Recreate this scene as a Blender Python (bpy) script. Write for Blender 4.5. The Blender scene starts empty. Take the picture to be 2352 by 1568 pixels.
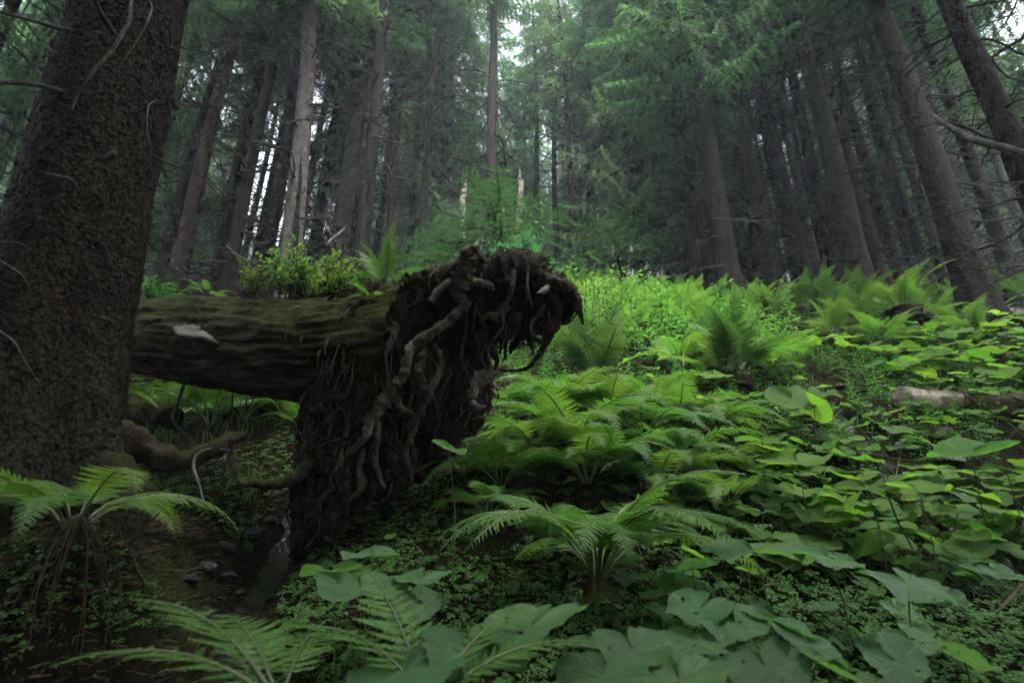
import bpy, math, random
import numpy as np
from mathutils import Vector, Matrix

sc = bpy.context.scene
COL = sc.collection
R = math.radians
PITCH = R(19.7)
F = 1176.0           # focal length in pixels of a 2352 px wide frame

# ------------------------------------------------------------------ camera
cam_d = bpy.data.cameras.new('camera')
cam_d.lens = 18.0; cam_d.sensor_width = 36.0
cam_d.clip_start = 0.02; cam_d.clip_end = 1000
cam_d.dof.use_dof = True; cam_d.dof.focus_distance = 3.6; cam_d.dof.aperture_fstop = 2.2
cam = bpy.data.objects.new('camera', cam_d); COL.objects.link(cam)
cam.rotation_euler = (R(90) + PITCH, R(0), 0)
sc.camera = cam

# ------------------------------------------------------------------ sky and sun (overcast)
SUN_EL, SUN_AZ = R(71), R(158)          # azimuth clockwise from straight ahead (+Y)
world = bpy.data.worlds.new('World'); sc.world = world
world.use_nodes = True
wn = world.node_tree; wn.nodes.clear()
w_out = wn.nodes.new('ShaderNodeOutputWorld'); w_bg = wn.nodes.new('ShaderNodeBackground')
w_sky = wn.nodes.new('ShaderNodeTexSky'); w_sky.sky_type = 'NISHITA'; w_sky.sun_disc = False
w_sky.sun_elevation = SUN_EL; w_sky.sun_rotation = SUN_AZ
w_sky.dust_density = 4.0; w_sky.air_density = 1.0; w_sky.ozone_density = 1.0
w_hs = wn.nodes.new('ShaderNodeHueSaturation'); w_hs.inputs['Saturation'].default_value = 0.36
w_hs.inputs['Value'].default_value = 1.0
wn.links.new(w_sky.outputs[0], w_hs.inputs['Color']); wn.links.new(w_hs.outputs[0], w_bg.inputs[0])
w_bg.inputs[1].default_value = 0.15
wn.links.new(w_bg.outputs[0], w_out.inputs[0])
sun_d = bpy.data.lights.new('sun', 'SUN'); sun_d.energy = 1.5; sun_d.angle = R(25); sun_d.color = (1.0, 0.99, 0.96)
sun = bpy.data.objects.new('sun', sun_d); COL.objects.link(sun)
sdir = Vector((math.sin(SUN_AZ) * math.cos(SUN_EL), math.cos(SUN_AZ) * math.cos(SUN_EL), math.sin(SUN_EL)))
sun.rotation_euler = sdir.to_track_quat('Z', 'Y').to_euler()
sc.view_settings.view_transform = 'Standard'; sc.view_settings.look = 'None'
sc.view_settings.gamma = 1.0; sc.view_settings.use_curve_mapping = False
sc.view_settings.exposure = 3.25
sc.render.engine = 'CYCLES'
cy = sc.cycles
cy.max_bounces = 4; cy.diffuse_bounces = 2; cy.glossy_bounces = 1; cy.transmission_bounces = 2
cy.use_light_tree = False
cy.volume_bounces = 0; cy.transparent_max_bounces = 4
cy.use_denoising = True
cy.use_adaptive_sampling = True; cy.adaptive_threshold = 0.03; cy.adaptive_min_samples = 20
try: cy.denoiser = 'OPENIMAGEDENOISE'
except Exception: pass
cy.sample_clamp_indirect = 4.0
cy.caustics_reflective = False; cy.caustics_refractive = False

# ------------------------------------------------------------------ numeric helpers
_perm = np.random.RandomState(7).permutation(1024)
_val = np.random.RandomState(8).rand(1024)
def _h(i, j, k): return _val[(_perm[(_perm[(_perm[i & 1023] + j) & 1023] + k) & 1023])]
def noise3(p):
    p = np.asarray(p, float); i = np.floor(p).astype(int); f = p - i; f = f * f * (3 - 2 * f)
    r = 0
    for dx in (0, 1):
        for dy in (0, 1):
            for dz in (0, 1):
                w = (f[..., 0] if dx else 1 - f[..., 0]) * (f[..., 1] if dy else 1 - f[..., 1]) * (f[..., 2] if dz else 1 - f[..., 2])
                r = r + w * _h(i[..., 0] + dx, i[..., 1] + dy, i[..., 2] + dz)
    return r * 2 - 1
def fbm(p, o=4):
    p = np.asarray(p, float); a = 1.0; r = 0; t = 0
    for _ in range(o):
        r = r + a * noise3(p); t += a; a *= .5; p = p * 2.03 + 17.1
    return r / t
def nz(v):
    v = np.asarray(v, float); return v / (np.linalg.norm(v, axis=-1, keepdims=True) + 1e-12)

CT, ST = math.cos(PITCH), math.sin(PITCH)
def P(px, py, D):
    """point of the place seen at a photo position (2352 px wide) at D metres depth"""
    a = (px - 1176) / F * D; b = (784 - py) / F * D
    return np.array([a, D * CT - b * ST, D * ST + b * CT])
def proj(p):
    d = p[1] * CT + p[2] * ST; b = -p[1] * ST + p[2] * CT
    if d < .05: return None
    return 1176 + p[0] / d * F, 784 - b / d * F, d

_zy = np.array([-40, -20, -5, -1, .3, 1.2, 2, 2.6, 3.3, 4, 5, 7, 10, 13, 16, 20, 40, 80, 170])
_zz = np.array([-17, -8.5, -2.3, -.95, -.78, -.68, -.5, -.33, 0, .5, 1.2, 2.5, 4.3, 6.05, 7.7, 9.6, 17.5, 32, 62])
_ys = np.linspace(-40, 170, 4201); _zs = np.interp(_ys, _zy, _zz)
_k = np.hanning(21); _k /= _k.sum(); _zs = np.convolve(np.pad(_zs, 10, mode='edge'), _k, 'valid')
GULLY = np.array([(-1.9, 5.2), (-1.55, 4.1), (-1.4, 3.3), (-1.32, 2.8), (-1.15, 2.35), (-1.1, 1.9), (-1.15, 1.4), (-1.3, .6), (-1.6, -.5)])
CREEK = np.array([(4.6, 8.2), (3.7, 6.3), (3.35, 5.4), (3.0, 4.6), (2.95, 4.0), (2.75, 3.4), (2.6, 2.8)])
def pl_dist(x, y, pl):
    d = np.full(np.shape(x), 1e9)
    for a, b in zip(pl[:-1], pl[1:]):
        ab = b - a; t = np.clip(((x - a[0]) * ab[0] + (y - a[1]) * ab[1]) / (ab @ ab), 0, 1)
        d = np.minimum(d, np.hypot(x - a[0] - t * ab[0], y - a[1] - t * ab[1]))
    return d
def ter(x, y):
    x = np.asarray(x, float); y = np.asarray(y, float)
    z = np.interp(y, _ys, _zs)
    z = z + .50 * np.exp(-(((x + 2.25) / .55) ** 2 + ((y - 2.35) / .75) ** 2))       # mound of the near spruce
    z = z + .36 * np.exp(-(((x + 1.55) / .36) ** 2 + ((y - 1.95) / .33) ** 2))
    z = z - .26 * np.exp(-(pl_dist(x, y, GULLY) / .22) ** 2)
    z = z - .13 * np.exp(-(pl_dist(x, y, CREEK) / .22) ** 2)
    p = np.stack([x, y, np.zeros_like(x)], -1)
    far = np.clip((np.hypot(x, y) - 6) / 20, 0, 1)
    z = z + fbm(p * .45 + 3, 3) * (.14 + .5 * far) + fbm(p * 2.3, 3) * .07 + fbm(p * 9.0, 2) * .018
    return z
def ter1(x, y): return float(ter(np.array([x]), np.array([y]))[0])
_D = np.concatenate([np.arange(.5, 8, .02), np.arange(8, 60, .1)])
def G(px, py):
    a = (px - 1176) / F * _D; b = (784 - py) / F * _D
    x, y, z = a, _D * CT - b * ST, _D * ST + b * CT
    h = z - ter(x, y); k = np.argmax(h < 0)
    if h[k] >= 0: k = len(_D) - 1
    return np.array([x[k], y[k], float(ter(x[k:k + 1], y[k:k + 1])[0])])
def base_at(px, D):
    x = (px - 1176) / F * D; y = D
    for _ in range(8): f_ = y * CT + ter1(x, y) * ST - D; y = y - f_ / (CT + .5 * ST)
    return np.array([x, y, ter1(x, y)])

# ------------------------------------------------------------------ mesh helpers
class MB:
    def __init__(s): s.v = []; s.f = []; s.n = 0
    def add(s, V, Fc, m=0):
        V = np.asarray(V, float).reshape(-1, 3); Fc = np.asarray(Fc, int)
        s.v.append(V); s.f.append((Fc + s.n, m)); s.n += len(V); return s
    def arrays(s): return np.concatenate(s.v), s.f
    def merge(s, o, M=None, m=None):
        V, fs = o.arrays()
        if M is not None: V = V @ M[:3, :3].T + M[:3, 3]
        s.v.append(V)
        for Fc, mi in fs: s.f.append((Fc + s.n, mi if m is None else m))
        s.n += len(V)
    def mesh(s, name, mats, smooth=False):
        V = np.concatenate(s.v); me = bpy.data.meshes.new(name)
        me.vertices.add(len(V)); me.vertices.foreach_set('co', V.astype(np.float32).ravel())
        li = np.concatenate([f.ravel() for f, _ in s.f])
        cnt = np.concatenate([np.full(len(f), f.shape[1]) for f, _ in s.f])
        mi = np.concatenate([np.full(len(f), m) for f, m in s.f])
        st = np.concatenate([[0], np.cumsum(cnt)[:-1]])
        me.loops.add(len(li)); me.loops.foreach_set('vertex_index', li.astype(np.int32))
        me.polygons.add(len(cnt)); me.polygons.foreach_set('loop_start', st.astype(np.int32))
        me.polygons.foreach_set('material_index', mi.astype(np.int32))
        me.polygons.foreach_set('use_smooth', np.full(len(cnt), bool(smooth)))
        me.update(calc_edges=True)
        for m in (mats if isinstance(mats, (list, tuple)) else [mats]): me.materials.append(m)
        return me
def link(name, me, parent=None, M=None):
    o = bpy.data.objects.new(name, me); COL.objects.link(o)
    if parent is not None: o.parent = parent
    if M is not None: o.matrix_basis = Matrix(M.tolist()) if isinstance(M, np.ndarray) else M
    return o
def tag(o, label, cat, group=None):
    o['label'] = label; o['category'] = cat
    if group: o['group'] = group
    return o
def thing(name, loc, label, cat, group=None, rz=0.0, scale=1.0):
    o = bpy.data.objects.new(name, None); COL.objects.link(o); o.empty_display_size = .1
    o.location = tuple(float(c) for c in loc); o.rotation_euler = (0, 0, rz); o.scale = (scale,) * 3
    return tag(o, label, cat, group)
def kind(o, k): o['kind'] = k; return o
def TM(loc=(0, 0, 0), rz=0, ry=0, rx=0, s=1.0):
    if np.isscalar(s): s = (s, s, s)
    M = Matrix.Translation(Vector([float(c) for c in loc])) @ Matrix.Rotation(rz, 4, 'Z') @ Matrix.Rotation(ry, 4, 'Y') @ Matrix.Rotation(rx, 4, 'X') @ Matrix.Diagonal((*s, 1))
    return np.array(M)
def basisM(loc, xdir, up=(0, 0, 1), s=1.0):
    x = nz(xdir); y = nz(np.cross(up, x)); z = np.cross(x, y); M = np.eye(4)
    M[:3, 0], M[:3, 1], M[:3, 2], M[:3, 3] = x * s, y * s, z * s, loc
    return M
def catmull(pts, n):
    p = np.asarray(pts, float)
    if len(p) == 2: t = np.linspace(0, 1, n)[:, None]; return p[0] * (1 - t) + p[1] * t
    q = np.vstack([2 * p[0] - p[1], p, 2 * p[-1] - p[-2]]); out = []
    for u in np.linspace(0, len(p) - 1 - 1e-9, n):
        i = int(u); t = u - i; a, b, c, d = q[i:i + 4]
        out.append(.5 * (2 * b + (c - a) * t + (2 * a - 5 * b + 4 * c - d) * t * t + (3 * b - a - 3 * c + d) * t ** 3))
    return np.array(out)
def tube(pts, rad, sides=6, n=None, rough=0.0, wob=0.0, seed=0, freq=14.0, squash=1.0):
    pts = np.asarray(pts, float); n = n or max(4, len(pts) * 3)
    c = catmull(pts, n); r = np.interp(np.linspace(0, 1, n), np.linspace(0, 1, len(np.atleast_1d(rad))), np.atleast_1d(rad))
    if wob: c = c + np.stack([fbm(c * 5 + seed + 31 * k, 2) for k in range(3)], -1) * wob
    T = nz(np.gradient(c, axis=0)); u = np.array([0, 0, 1.0]) if abs(T[0, 2]) < .9 else np.array([1.0, 0, 0])
    V = []
    for i in range(n):
        u = nz(u - T[i] * (u @ T[i])); w = np.cross(T[i], u)
        a = np.arange(sides) / sides * 2 * math.pi
        V.append(c[i] + r[i] * (np.cos(a)[:, None] * u + squash * np.sin(a)[:, None] * w))
    V = np.array(V)
    if rough:
        q = V.reshape(-1, 3); d = nz(q - np.repeat(c, sides, 0))
        q = q + d * (fbm(q * freq + seed, 3) * rough * np.repeat(r, sides) )[:, None]; V = q.reshape(n, sides, 3)
    i, j = np.meshgrid(np.arange(n - 1), np.arange(sides), indexing='ij')
    Q = np.stack([i * sides + j, i * sides + (j + 1) % sides, (i + 1) * sides + (j + 1) % sides, (i + 1) * sides + j], -1).reshape(-1, 4)
    m = MB(); m.add(V.reshape(-1, 3), Q)
    VV = np.vstack([V[-1], c[-1] + T[-1] * r[-1] * .5]); m.add(VV, [[k, (k + 1) % sides, sides] for k in range(sides)])
    VV = np.vstack([V[0], c[0] - T[0] * r[0] * .3]); m.add(VV, [[(k + 1) % sides, k, sides] for k in range(sides)])
    return m

# ------------------------------------------------------------------ materials
class NT:
    def __init__(s, name):
        s.m = bpy.data.materials.new(name); s.m.use_nodes = True; s.t = s.m.node_tree
        s.b = s.t.nodes['Principled BSDF']; s.out = s.t.nodes['Material Output']
        s.tc = s.t.nodes.new('ShaderNodeTexCoord')
    def n(s, typ, **kw):
        o = s.t.nodes.new(typ)
        for k, v in kw.items(): setattr(o, k, v)
        return o
    def l(s, a, b): s.t.links.new(a, b)
    def noise(s, scale, detail=4, rough=.55, stretch=None, coord='Object'):
        t = s.n('ShaderNodeTexNoise'); t.inputs['Scale'].default_value = scale; t.inputs['Detail'].default_value = detail; t.inputs['Roughness'].default_value = rough
        mp = s.n('ShaderNodeMapping'); mp.inputs['Scale'].default_value = stretch or (1, 1, 1)
        s.l(s.tc.outputs[coord], mp.inputs[0]); s.l(mp.outputs[0], t.inputs['Vector']); return t.outputs['Fac']
    def vor(s, scale, stretch=None, feature='F1', out='Distance', coord='Object'):
        t = s.n('ShaderNodeTexVoronoi'); t.feature = feature; t.inputs['Scale'].default_value = scale
        mp = s.n('ShaderNodeMapping'); mp.inputs['Scale'].default_value = stretch or (1, 1, 1)
        s.l(s.tc.outputs[coord], mp.inputs[0]); s.l(mp.outputs[0], t.inputs['Vector']); return t.outputs[out]
    def ramp(s, fac, stops):
        r = s.n('ShaderNodeValToRGB'); e = r.color_ramp.elements
        while len(e) < len(stops): e.new(.5)
        for q, (p, c) in zip(e, stops): q.position = p; q.color = (*c, 1) if len(c) == 3 else c
        s.l(fac, r.inputs[0]); return r.outputs[0]
    def mix(s, fac, a, b, mode='MIX'):
        x = s.n('ShaderNodeMix'); x.data_type = 'RGBA'; x.blend_type = mode
        for sock, v in ((x.inputs['Factor'], fac), (x.inputs['A'], a), (x.inputs['B'], b)):
            if hasattr(v, 'node'): s.l(v, sock)
            else: sock.default_value = v if np.isscalar(v) else (*v, 1)
        return x.outputs['Result']
    def bump(s, h, strength=.5, dist=.02, prev=None):
        b = s.n('ShaderNodeBump'); b.inputs['Strength'].default_value = strength; b.inputs['Distance'].default_value = dist
        s.l(h, b.inputs['Height'])
        if prev is not None: s.l(prev, b.inputs['Normal'])
        return b.outputs[0]
    def math(s, op, a, b=0.0):
        x = s.n('ShaderNodeMath', operation=op)
        for i, v in enumerate((a, b)):
            if hasattr(v, 'node'): s.l(v, x.inputs[i])
            else: x.inputs[i].default_value = v
        return x.outputs[0]
    def done(s, col, rough=.8, normal=None, spec=.3):
        if hasattr(col, 'node'): s.l(col, s.b.inputs['Base Color'])
        else: s.b.inputs['Base Color'].default_value = (*col, 1)
        if hasattr(rough, 'node'): s.l(rough, s.b.inputs['Roughness'])
        else: s.b.inputs['Roughness'].default_value = rough
        s.b.inputs['Specular IOR Level'].default_value = spec
        if normal is not None: s.l(normal, s.b.inputs['Normal'])
        return s.m

def m_bark(name, lo, hi, tint, scale=1.0, lichen=.45, u=.22):
    n = NT(name)
    c = n.ramp(n.noise(9 * scale, 6, .65, (u, u, .7)), [(.3, lo), (.7, hi)])
    patch = n.ramp(n.noise(1.6 * scale, 4, .6, (u, u, .6)), [(lichen, (0, 0, 0)), (lichen + .22, (1, 1, 1))])
    c = n.mix(patch, c, n.mix(.6, c, tint))
    oi = n.n('ShaderNodeObjectInfo'); br = n.math('MULTIPLY_ADD', oi.outputs['Random'], .6)
    br.node.inputs[2].default_value = .7
    g = n.n('ShaderNodeCombineColor')
    for k in range(3): n.l(br, g.inputs[k])
    c = n.mix(1.0, c, g.outputs[0], 'MULTIPLY')
    knot = n.ramp(n.vor(3.4, (u, u, .8)), [(.09, (0, 0, 0)), (.17, (1, 1, 1))])
    c = n.mix(knot, (.012, .010, .009), c)
    sc_ = n.vor(34 * scale, (u, u, .7))
    cr = n.ramp(sc_, [(.0, (1, 1, 1)), (.6, (.45, .45, .45))])
    c = n.mix(.55, c, cr, 'MULTIPLY')
    nm = n.bump(n.vor(34 * scale, (u, u, .7)), .9, .02)
    nm = n.bump(n.noise(16 * scale, 5, .7, (u, u, .5)), .8, .05, nm)
    nm = n.bump(knot, .5, .02, nm)
    return n.done(c, .85, nm, .07)
def m_leaf(name, col, trans, rough=.45, tf=.4, var=.35, spec=.45, vein=False, hue=.03, bumps=0.0, spots=False):
    n = NT(name)
    oi = n.n('ShaderNodeObjectInfo'); ge = n.n('ShaderNodeNewGeometry')
    rnd = n.math('FRACT', n.math('ADD', oi.outputs['Random'], ge.outputs['Random Per Island']))
    hs = n.n('ShaderNodeHueSaturation'); hs.inputs['Color'].default_value = (*col, 1)
    v = n.math('MULTIPLY_ADD', rnd, var * 2); v.node.inputs[2].default_value = 1 - var
    h = n.math('MULTIPLY_ADD', oi.outputs['Random'], hue * 2); h.node.inputs[2].default_value = .5 - hue
    n.l(v, hs.inputs['Value']); n.l(h, hs.inputs['Hue'])
    base = hs.outputs[0]
    hs2 = n.n('ShaderNodeHueSaturation'); hs2.inputs['Color'].default_value = (*trans, 1)
    n.l(v, hs2.inputs['Value']); n.l(h, hs2.inputs['Hue']); tr = hs2.outputs[0]
    if vein:
        at = n.n('ShaderNodeAttribute'); at.attribute_name = 'vein'
        base = n.mix(at.outputs['Fac'], base, n.mix(.75, base, (.15, .21, .085)))
    if spots:
        sp = n.ramp(n.noise(7, 5, .7), [(.60, (0, 0, 0)), (.70, (1, 1, 1))])
        base = n.mix(n.math('MULTIPLY', sp, .55), base, (.075, .075, .022))
        sp2 = n.ramp(n.noise(3, 3), [(.35, (.78, .82, .8)), (.7, (1.15, 1.1, 1.0))])
        base = n.mix(1.0, base, sp2, 'MULTIPLY')
    nm = None
    if bumps: nm = n.bump(n.noise(22, 5, .65), bumps, .02); nm = n.bump(n.vor(14, feature='DISTANCE_TO_EDGE'), bumps, .012, nm)
    n.done(base, rough, nm, spec)
    t = n.n('ShaderNodeBsdfTranslucent'); n.l(tr, t.inputs[0])
    mx = n.n('ShaderNodeMixShader'); mx.inputs[0].default_value = tf
    n.l(n.b.outputs[0], mx.inputs[1]); n.l(t.outputs[0], mx.inputs[2]); n.l(mx.outputs[0], n.out.inputs[0])
    return n.m
def m_wood(name, lo, mid, hi, moss=0.0, scale=1.0, stretch=(1, 1, 1), rough=.85, mossc=(.035, .055, .012), bump=.8):
    n = NT(name)
    f = n.noise(10 * scale, 7, .68, stretch); c = n.ramp(f, [(.28, lo), (.5, mid), (.75, hi)])
    fine = n.noise(45 * scale, 5, .6, stretch)
    c = n.mix(.5, c, n.ramp(fine, [(.3, (.35, .35, .35)), (.7, (1, 1, 1))]), 'MULTIPLY')
    if moss > 0:
        ge = n.n('ShaderNodeNewGeometry'); sx = n.n('ShaderNodeSeparateXYZ'); n.l(ge.outputs['Normal'], sx.inputs[0])
        a = n.math('ADD', n.math('MULTIPLY', sx.outputs[2], .35), n.noise(3.2, 5, .65))
        mk = n.ramp(a, [(.75 - moss * .5, (0, 0, 0)), (.9 - moss * .5, (1, 1, 1))])
        c = n.mix(mk, c, n.ramp(n.noise(30, 4), [(.3, tuple(q * .5 for q in mossc)), (.7, mossc)]))
    nm = n.bump(f, bump, .05); nm = n.bump(fine, bump * .7, .015, nm)
    return n.done(c, rough, nm, .09)

M_bark = m_bark('bark', (.013, .0112, .0098), (.054, .047, .041), (.042, .052, .042))
M_bark_dark = m_bark('bark_dark', (.008, .0065, .0055), (.030, .024, .020), (.018, .023, .017))
M_bark_pale = m_bark('bark_pale', (.04, .036, .032), (.19, .17, .155), (.15, .16, .14), 1.1, .45)
M_bark_red = m_bark('bark_red', (.034, .023, .017), (.11, .074, .052), (.07, .06, .045))
M_flake = m_bark('bark_scales', (.007, .005, .0036), (.036, .0255, .018), (.022, .027, .016), 1.6, .42, 1.0)
M_dead = m_wood('dead_twig_wood', (.02, .018, .016), (.045, .042, .036), (.10, .095, .085))
M_dead_pale = m_wood('pale_twig_wood', (.05, .047, .04), (.10, .095, .08), (.20, .19, .165))
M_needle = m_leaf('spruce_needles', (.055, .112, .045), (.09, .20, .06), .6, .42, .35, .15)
M_needle_lt = m_leaf('young_and_lit_needles', (.062, .140, .055), (.10, .25, .065), .6, .42, .35, .15)  # saplings' own light green; on tall crowns it paints in the look of lit boughs
M_fern = m_leaf('fern_leaf', (.066, .142, .030), (.12, .29, .028), .5, .42, .3, .26, hue=.02)
M_fern_yel = m_leaf('yellow_fern_leaf', (.078, .165, .030), (.15, .34, .028), .5, .45, .3, .22, hue=.02)
M_fern_dark = m_leaf('deep_green_fern_leaf', (.040, .090, .026), (.07, .18, .025), .5, .38, .3, .25, hue=.015)
M_stalk = m_leaf('green_stalk', (.055, .075, .022), (.10, .14, .03), .5, .15, .3)
M_butter = m_leaf('broad_leaf', (.070, .150, .026), (.14, .33, .022), .55, .45, .28, .22, vein=True, hue=.018, bumps=.35, spots=True)
M_sorrel = m_leaf('small_clover_leaf', (.040, .095, .022), (.08, .20, .02), .6, .4, .4, .12)
M_herb = m_leaf('herb_leaf', (.062, .152, .036), (.115, .31, .038), .55, .42, .35, .18)
M_bilb = m_leaf('bilberry_leaf', (.075, .135, .034), (.13, .26, .035), .55, .42, .4, .18)
M_grass = m_leaf('grass_blade', (.070, .105, .028), (.12, .2, .03), .5, .35, .4, .3)
M_straw = m_wood('dead_fern_straw', (.022, .016, .010), (.052, .038, .023), (.11, .085, .052), rough=.8)
M_log = m_wood('rotten_log', (.005, .0034, .002), (.024, .015, .009), (.105, .066, .032), .66, .9, (.3, 1.6, 1.6), mossc=(.040, .050, .012), bump=1.0)
M_root = m_wood('root_wood', (.010, .0075, .0055), (.055, .042, .031), (.20, .165, .13), .10, 1.3, (1, 1, .4), bump=1.0)
M_plate = m_wood('root_plate_wood', (.004, .0028, .002), (.016, .011, .0075), (.065, .047, .032), .15, .9, (1.3, 1.3, .45), bump=1.0)
M_palewood = m_wood('bleached_wood', (.10, .085, .065), (.21, .185, .15), (.36, .33, .28), 0, 1, (.4, 2, 2))
M_strip = m_wood('torn_bark', (.03, .022, .014), (.08, .06, .04), (.17, .13, .09))
M_mossroot = m_wood('mossy_root', (.016, .016, .010), (.042, .038, .026), (.10, .09, .07), .55, 1.2)

def m_ground():
    n = NT('forest_floor')
    c = n.ramp(n.noise(22, 8, .7), [(.3, (.004, .003, .002)), (.52, (.013, .009, .006)), (.75, (.040, .027, .016))])
    ms = n.ramp(n.noise(1.3, 6, .65), [(.46, (0, 0, 0)), (.6, (1, 1, 1))])
    mc = n.ramp(n.noise(38, 5, .7), [(.3, (.007, .013, .004)), (.7, (.030, .045, .011))])
    c = n.mix(n.math('MULTIPLY', ms, .75), c, mc)
    nm = n.bump(n.noise(28, 8, .75), 1.0, .05); nm = n.bump(n.noise(120, 4), .6, .01, nm)
    return n.done(c, .95, nm, .04)
M_ground = m_ground()
def m_water():
    n = NT('stream_water'); nm = n.bump(n.noise(26, 3), .35, .03)
    n.done((.012, .012, .010), .04, nm, .6); n.b.inputs['IOR'].default_value = 1.33
    return n.m
M_water = m_water()
def m_stone():
    n = NT('wet_stone'); c = n.ramp(n.noise(7, 6, .65), [(.3, (.005, .005, .005)), (.7, (.022, .022, .023))])
    nm = n.bump(n.noise(4, 5, .55), .5, .06)
    return n.done(c, n.ramp(n.noise(5, 3), [(.35, (.12,) * 3), (.65, (.55,) * 3)]), nm, .3)
M_stone = m_stone()
def m_fungus():
    n = NT('bracket_fungus'); sx = n.n('ShaderNodeSeparateXYZ'); n.l(n.tc.outputs['Object'], sx.inputs[0])
    c = n.ramp(n.noise(14, 5, .6), [(.3, (.03, .028, .024)), (.7, (.085, .078, .068))])
    return n.done(c, .75, n.bump(n.noise(30, 4), .4, .01), .25)
M_fungus = m_fungus()

# ================================================================== GROUND
def build_ground():
    def axis(lo, hi, c, fine, n):
        t = np.linspace(-1, 1, n); s = np.sinh(t * 5.2) / math.sinh(5.2)
        return np.where(s < 0, c + s * (c - lo), c + s * (hi - c))
    xs = axis(-95, 95, 0, 0, 360); ys = axis(-38, 165, 2.8, 0, 360)
    X, Y = np.meshgrid(xs, ys, indexing='ij'); Z = ter(X, Y)
    n, m = X.shape; i, j = np.meshgrid(np.arange(n - 1), np.arange(m - 1), indexing='ij')
    Q = np.stack([i * m + j, (i + 1) * m + j, (i + 1) * m + j + 1, i * m + j + 1], -1).reshape(-1, 4)
    b = MB(); b.add(np.stack([X, Y, Z], -1).reshape(-1, 3), Q)
    kind(link('ground', b.mesh('ground', M_ground, True)), 'structure')
build_ground()

def ribbon(name, pl, w, lift, nseg, label):
    c = catmull(np.c_[pl, np.zeros(len(pl))], nseg)[:, :2]; T = nz(np.gradient(c, axis=0)); Nn = np.c_[-T[:, 1], T[:, 0]]
    k = 7; V = []
    for i in range(nseg):
        ww = w * (1 + .35 * math.sin(i * 1.7) + .2 * math.sin(i * .63))
        for q in np.linspace(-1, 1, k):
            p = c[i] + Nn[i] * q * ww; V.append((p[0], p[1], 0))
    V = np.array(V); zc = np.repeat(ter(c[:, 0], c[:, 1]), k)
    V[:, 2] = zc + lift + fbm(V * 12, 2) * .012
    i, j = np.meshgrid(np.arange(nseg - 1), np.arange(k - 1), indexing='ij')
    Q = np.stack([i * k + j, (i + 1) * k + j, (i + 1) * k + j + 1, i * k + j + 1], -1).reshape(-1, 4)
    o = link(name, MB().add(V, Q).mesh(name, M_water, True)); kind(o, 'structure'); return o
ribbon('stream', GULLY, .09, .035, 90, '')
ribbon('stream', CREEK, .055, .03, 70, '')

# ================================================================== SPRUCE PARTS
rng = np.random.RandomState(11)
def live_branch(L, seed, hang=.35, droop=.30, tuft=.055, step=.030, sec=.075):
    """one live spruce limb along +X: wood (slot 1) and tufts of needles (slot 0)"""
    r = np.random.RandomState(seed); m = MB()
    s = np.linspace(0, 1, 9); ax = np.c_[L * s, .04 * L * np.sin(s * 5 + seed), L * (-droop * s + droop * .75 * s ** 2.2)]
    m.merge(tube(ax, [.020 * L ** .5, .004], 4, 9), m=1)
    V = []
    nsec = int(L * .92 / sec)
    segs = []
    for k in range(nsec):
        t = .10 + .9 * (k + r.rand() * .6) / nsec
        p0 = np.array([np.interp(t, s, ax[:, q]) for q in range(3)])
        side = 1 if k % 2 else -1
        ln = (.20 + .36 * L * (1 - t) ** .8 * min(1, t * 4)) * r.uniform(.65, 1.15)
        a = R(r.uniform(42, 72)); d = np.array([math.cos(a), side * math.sin(a), r.uniform(-.15, .2)])
        n = max(3, int(ln / step)); u = np.linspace(0, 1, n)
        pts = p0 + np.outer(u * ln, d); pts[:, 2] -= hang * ln * u ** 1.7 * r.uniform(.6, 1.5)
        segs.append(pts)
        if ln > .35:
            for q in (.35, .6):
                if r.rand() < .8:
                    i0 = int(q * n); d2 = np.array([d[0] * .9, -d[1] * .3, 0]) + np.array([r.uniform(-.3, .3), r.uniform(-.4, .4), -.3 - hang])
                    d2 = nz(d2); l2 = ln * .45; n2 = max(3, int(l2 / step))
                    segs.append(pts[i0] + np.outer(np.linspace(0, 1, n2) * l2, d2))
    n = int(L * .5 / step); u = np.linspace(.5, 1, max(n, 3)); segs.append(np.stack([np.interp(u, s, ax[:, q]) for q in range(3)], -1))
    for pts in segs:
        n = len(pts); d = nz(np.gradient(pts, axis=0)); sd = nz(np.cross(d, np.array([0, 0, 1.0])) + 1e-6)
        up = np.cross(sd, d)
        for sg in (1, -1):
            ph = r.uniform(-.6, .9, n)[:, None]; ln = tuft * r.uniform(.6, 1.25, n)[:, None]
            o = nz(d * .75 + sg * sd * np.cos(ph) * .8 + up * np.sin(ph) * .6)
            w = d * step * .60
            V.append(np.stack([pts - w, pts + w, pts + o * ln], 1))
    V = np.concatenate(V).reshape(-1, 3); m.add(V, np.arange(len(V)).reshape(-1, 3), 0)
    return m
LB = {'std': [live_branch(2.2, 20 + k, .45, .30, .10, .044, .088) for k in range(4)],
      'cur': [live_branch(2.4, 40 + k, 1.0, .42, .092, .042, .08) for k in range(4)],
      'yng': [live_branch(1.0, 60 + k, .25, .16, .042, .022, .055) for k in range(4)]}
def crown(H, z0, Rm, dz, per, typ, seed, Lref, low=.75, gap=0.0):
    r = np.random.RandomState(seed); m = MB(); z = z0
    while z < H - .15:
        q = (H - z) / (H - z0); ln = Rm * (q ** .75) * (low + (1 - low) * min(1, (1 - q) * 5)) + .12
        a0 = r.rand() * 6.28
        for k in range(per):
            if r.rand() < gap: continue
            a = a0 + k * 6.283 / per + r.uniform(-.35, .35); l = ln * r.uniform(.65, 1.15)
            pit = R(np.interp(q, [0, .3, 1], [-45, -8, 14]) + r.uniform(-8, 8))
            m.merge(LB[typ][r.randint(4)], TM((0, 0, z + r.uniform(-.2, .2) * dz), a, pit, r.uniform(-.25, .25), l / Lref))
        z += dz * r.uniform(.8, 1.2)
    return m.mesh('crown', [M_needle, M_dead])
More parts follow.
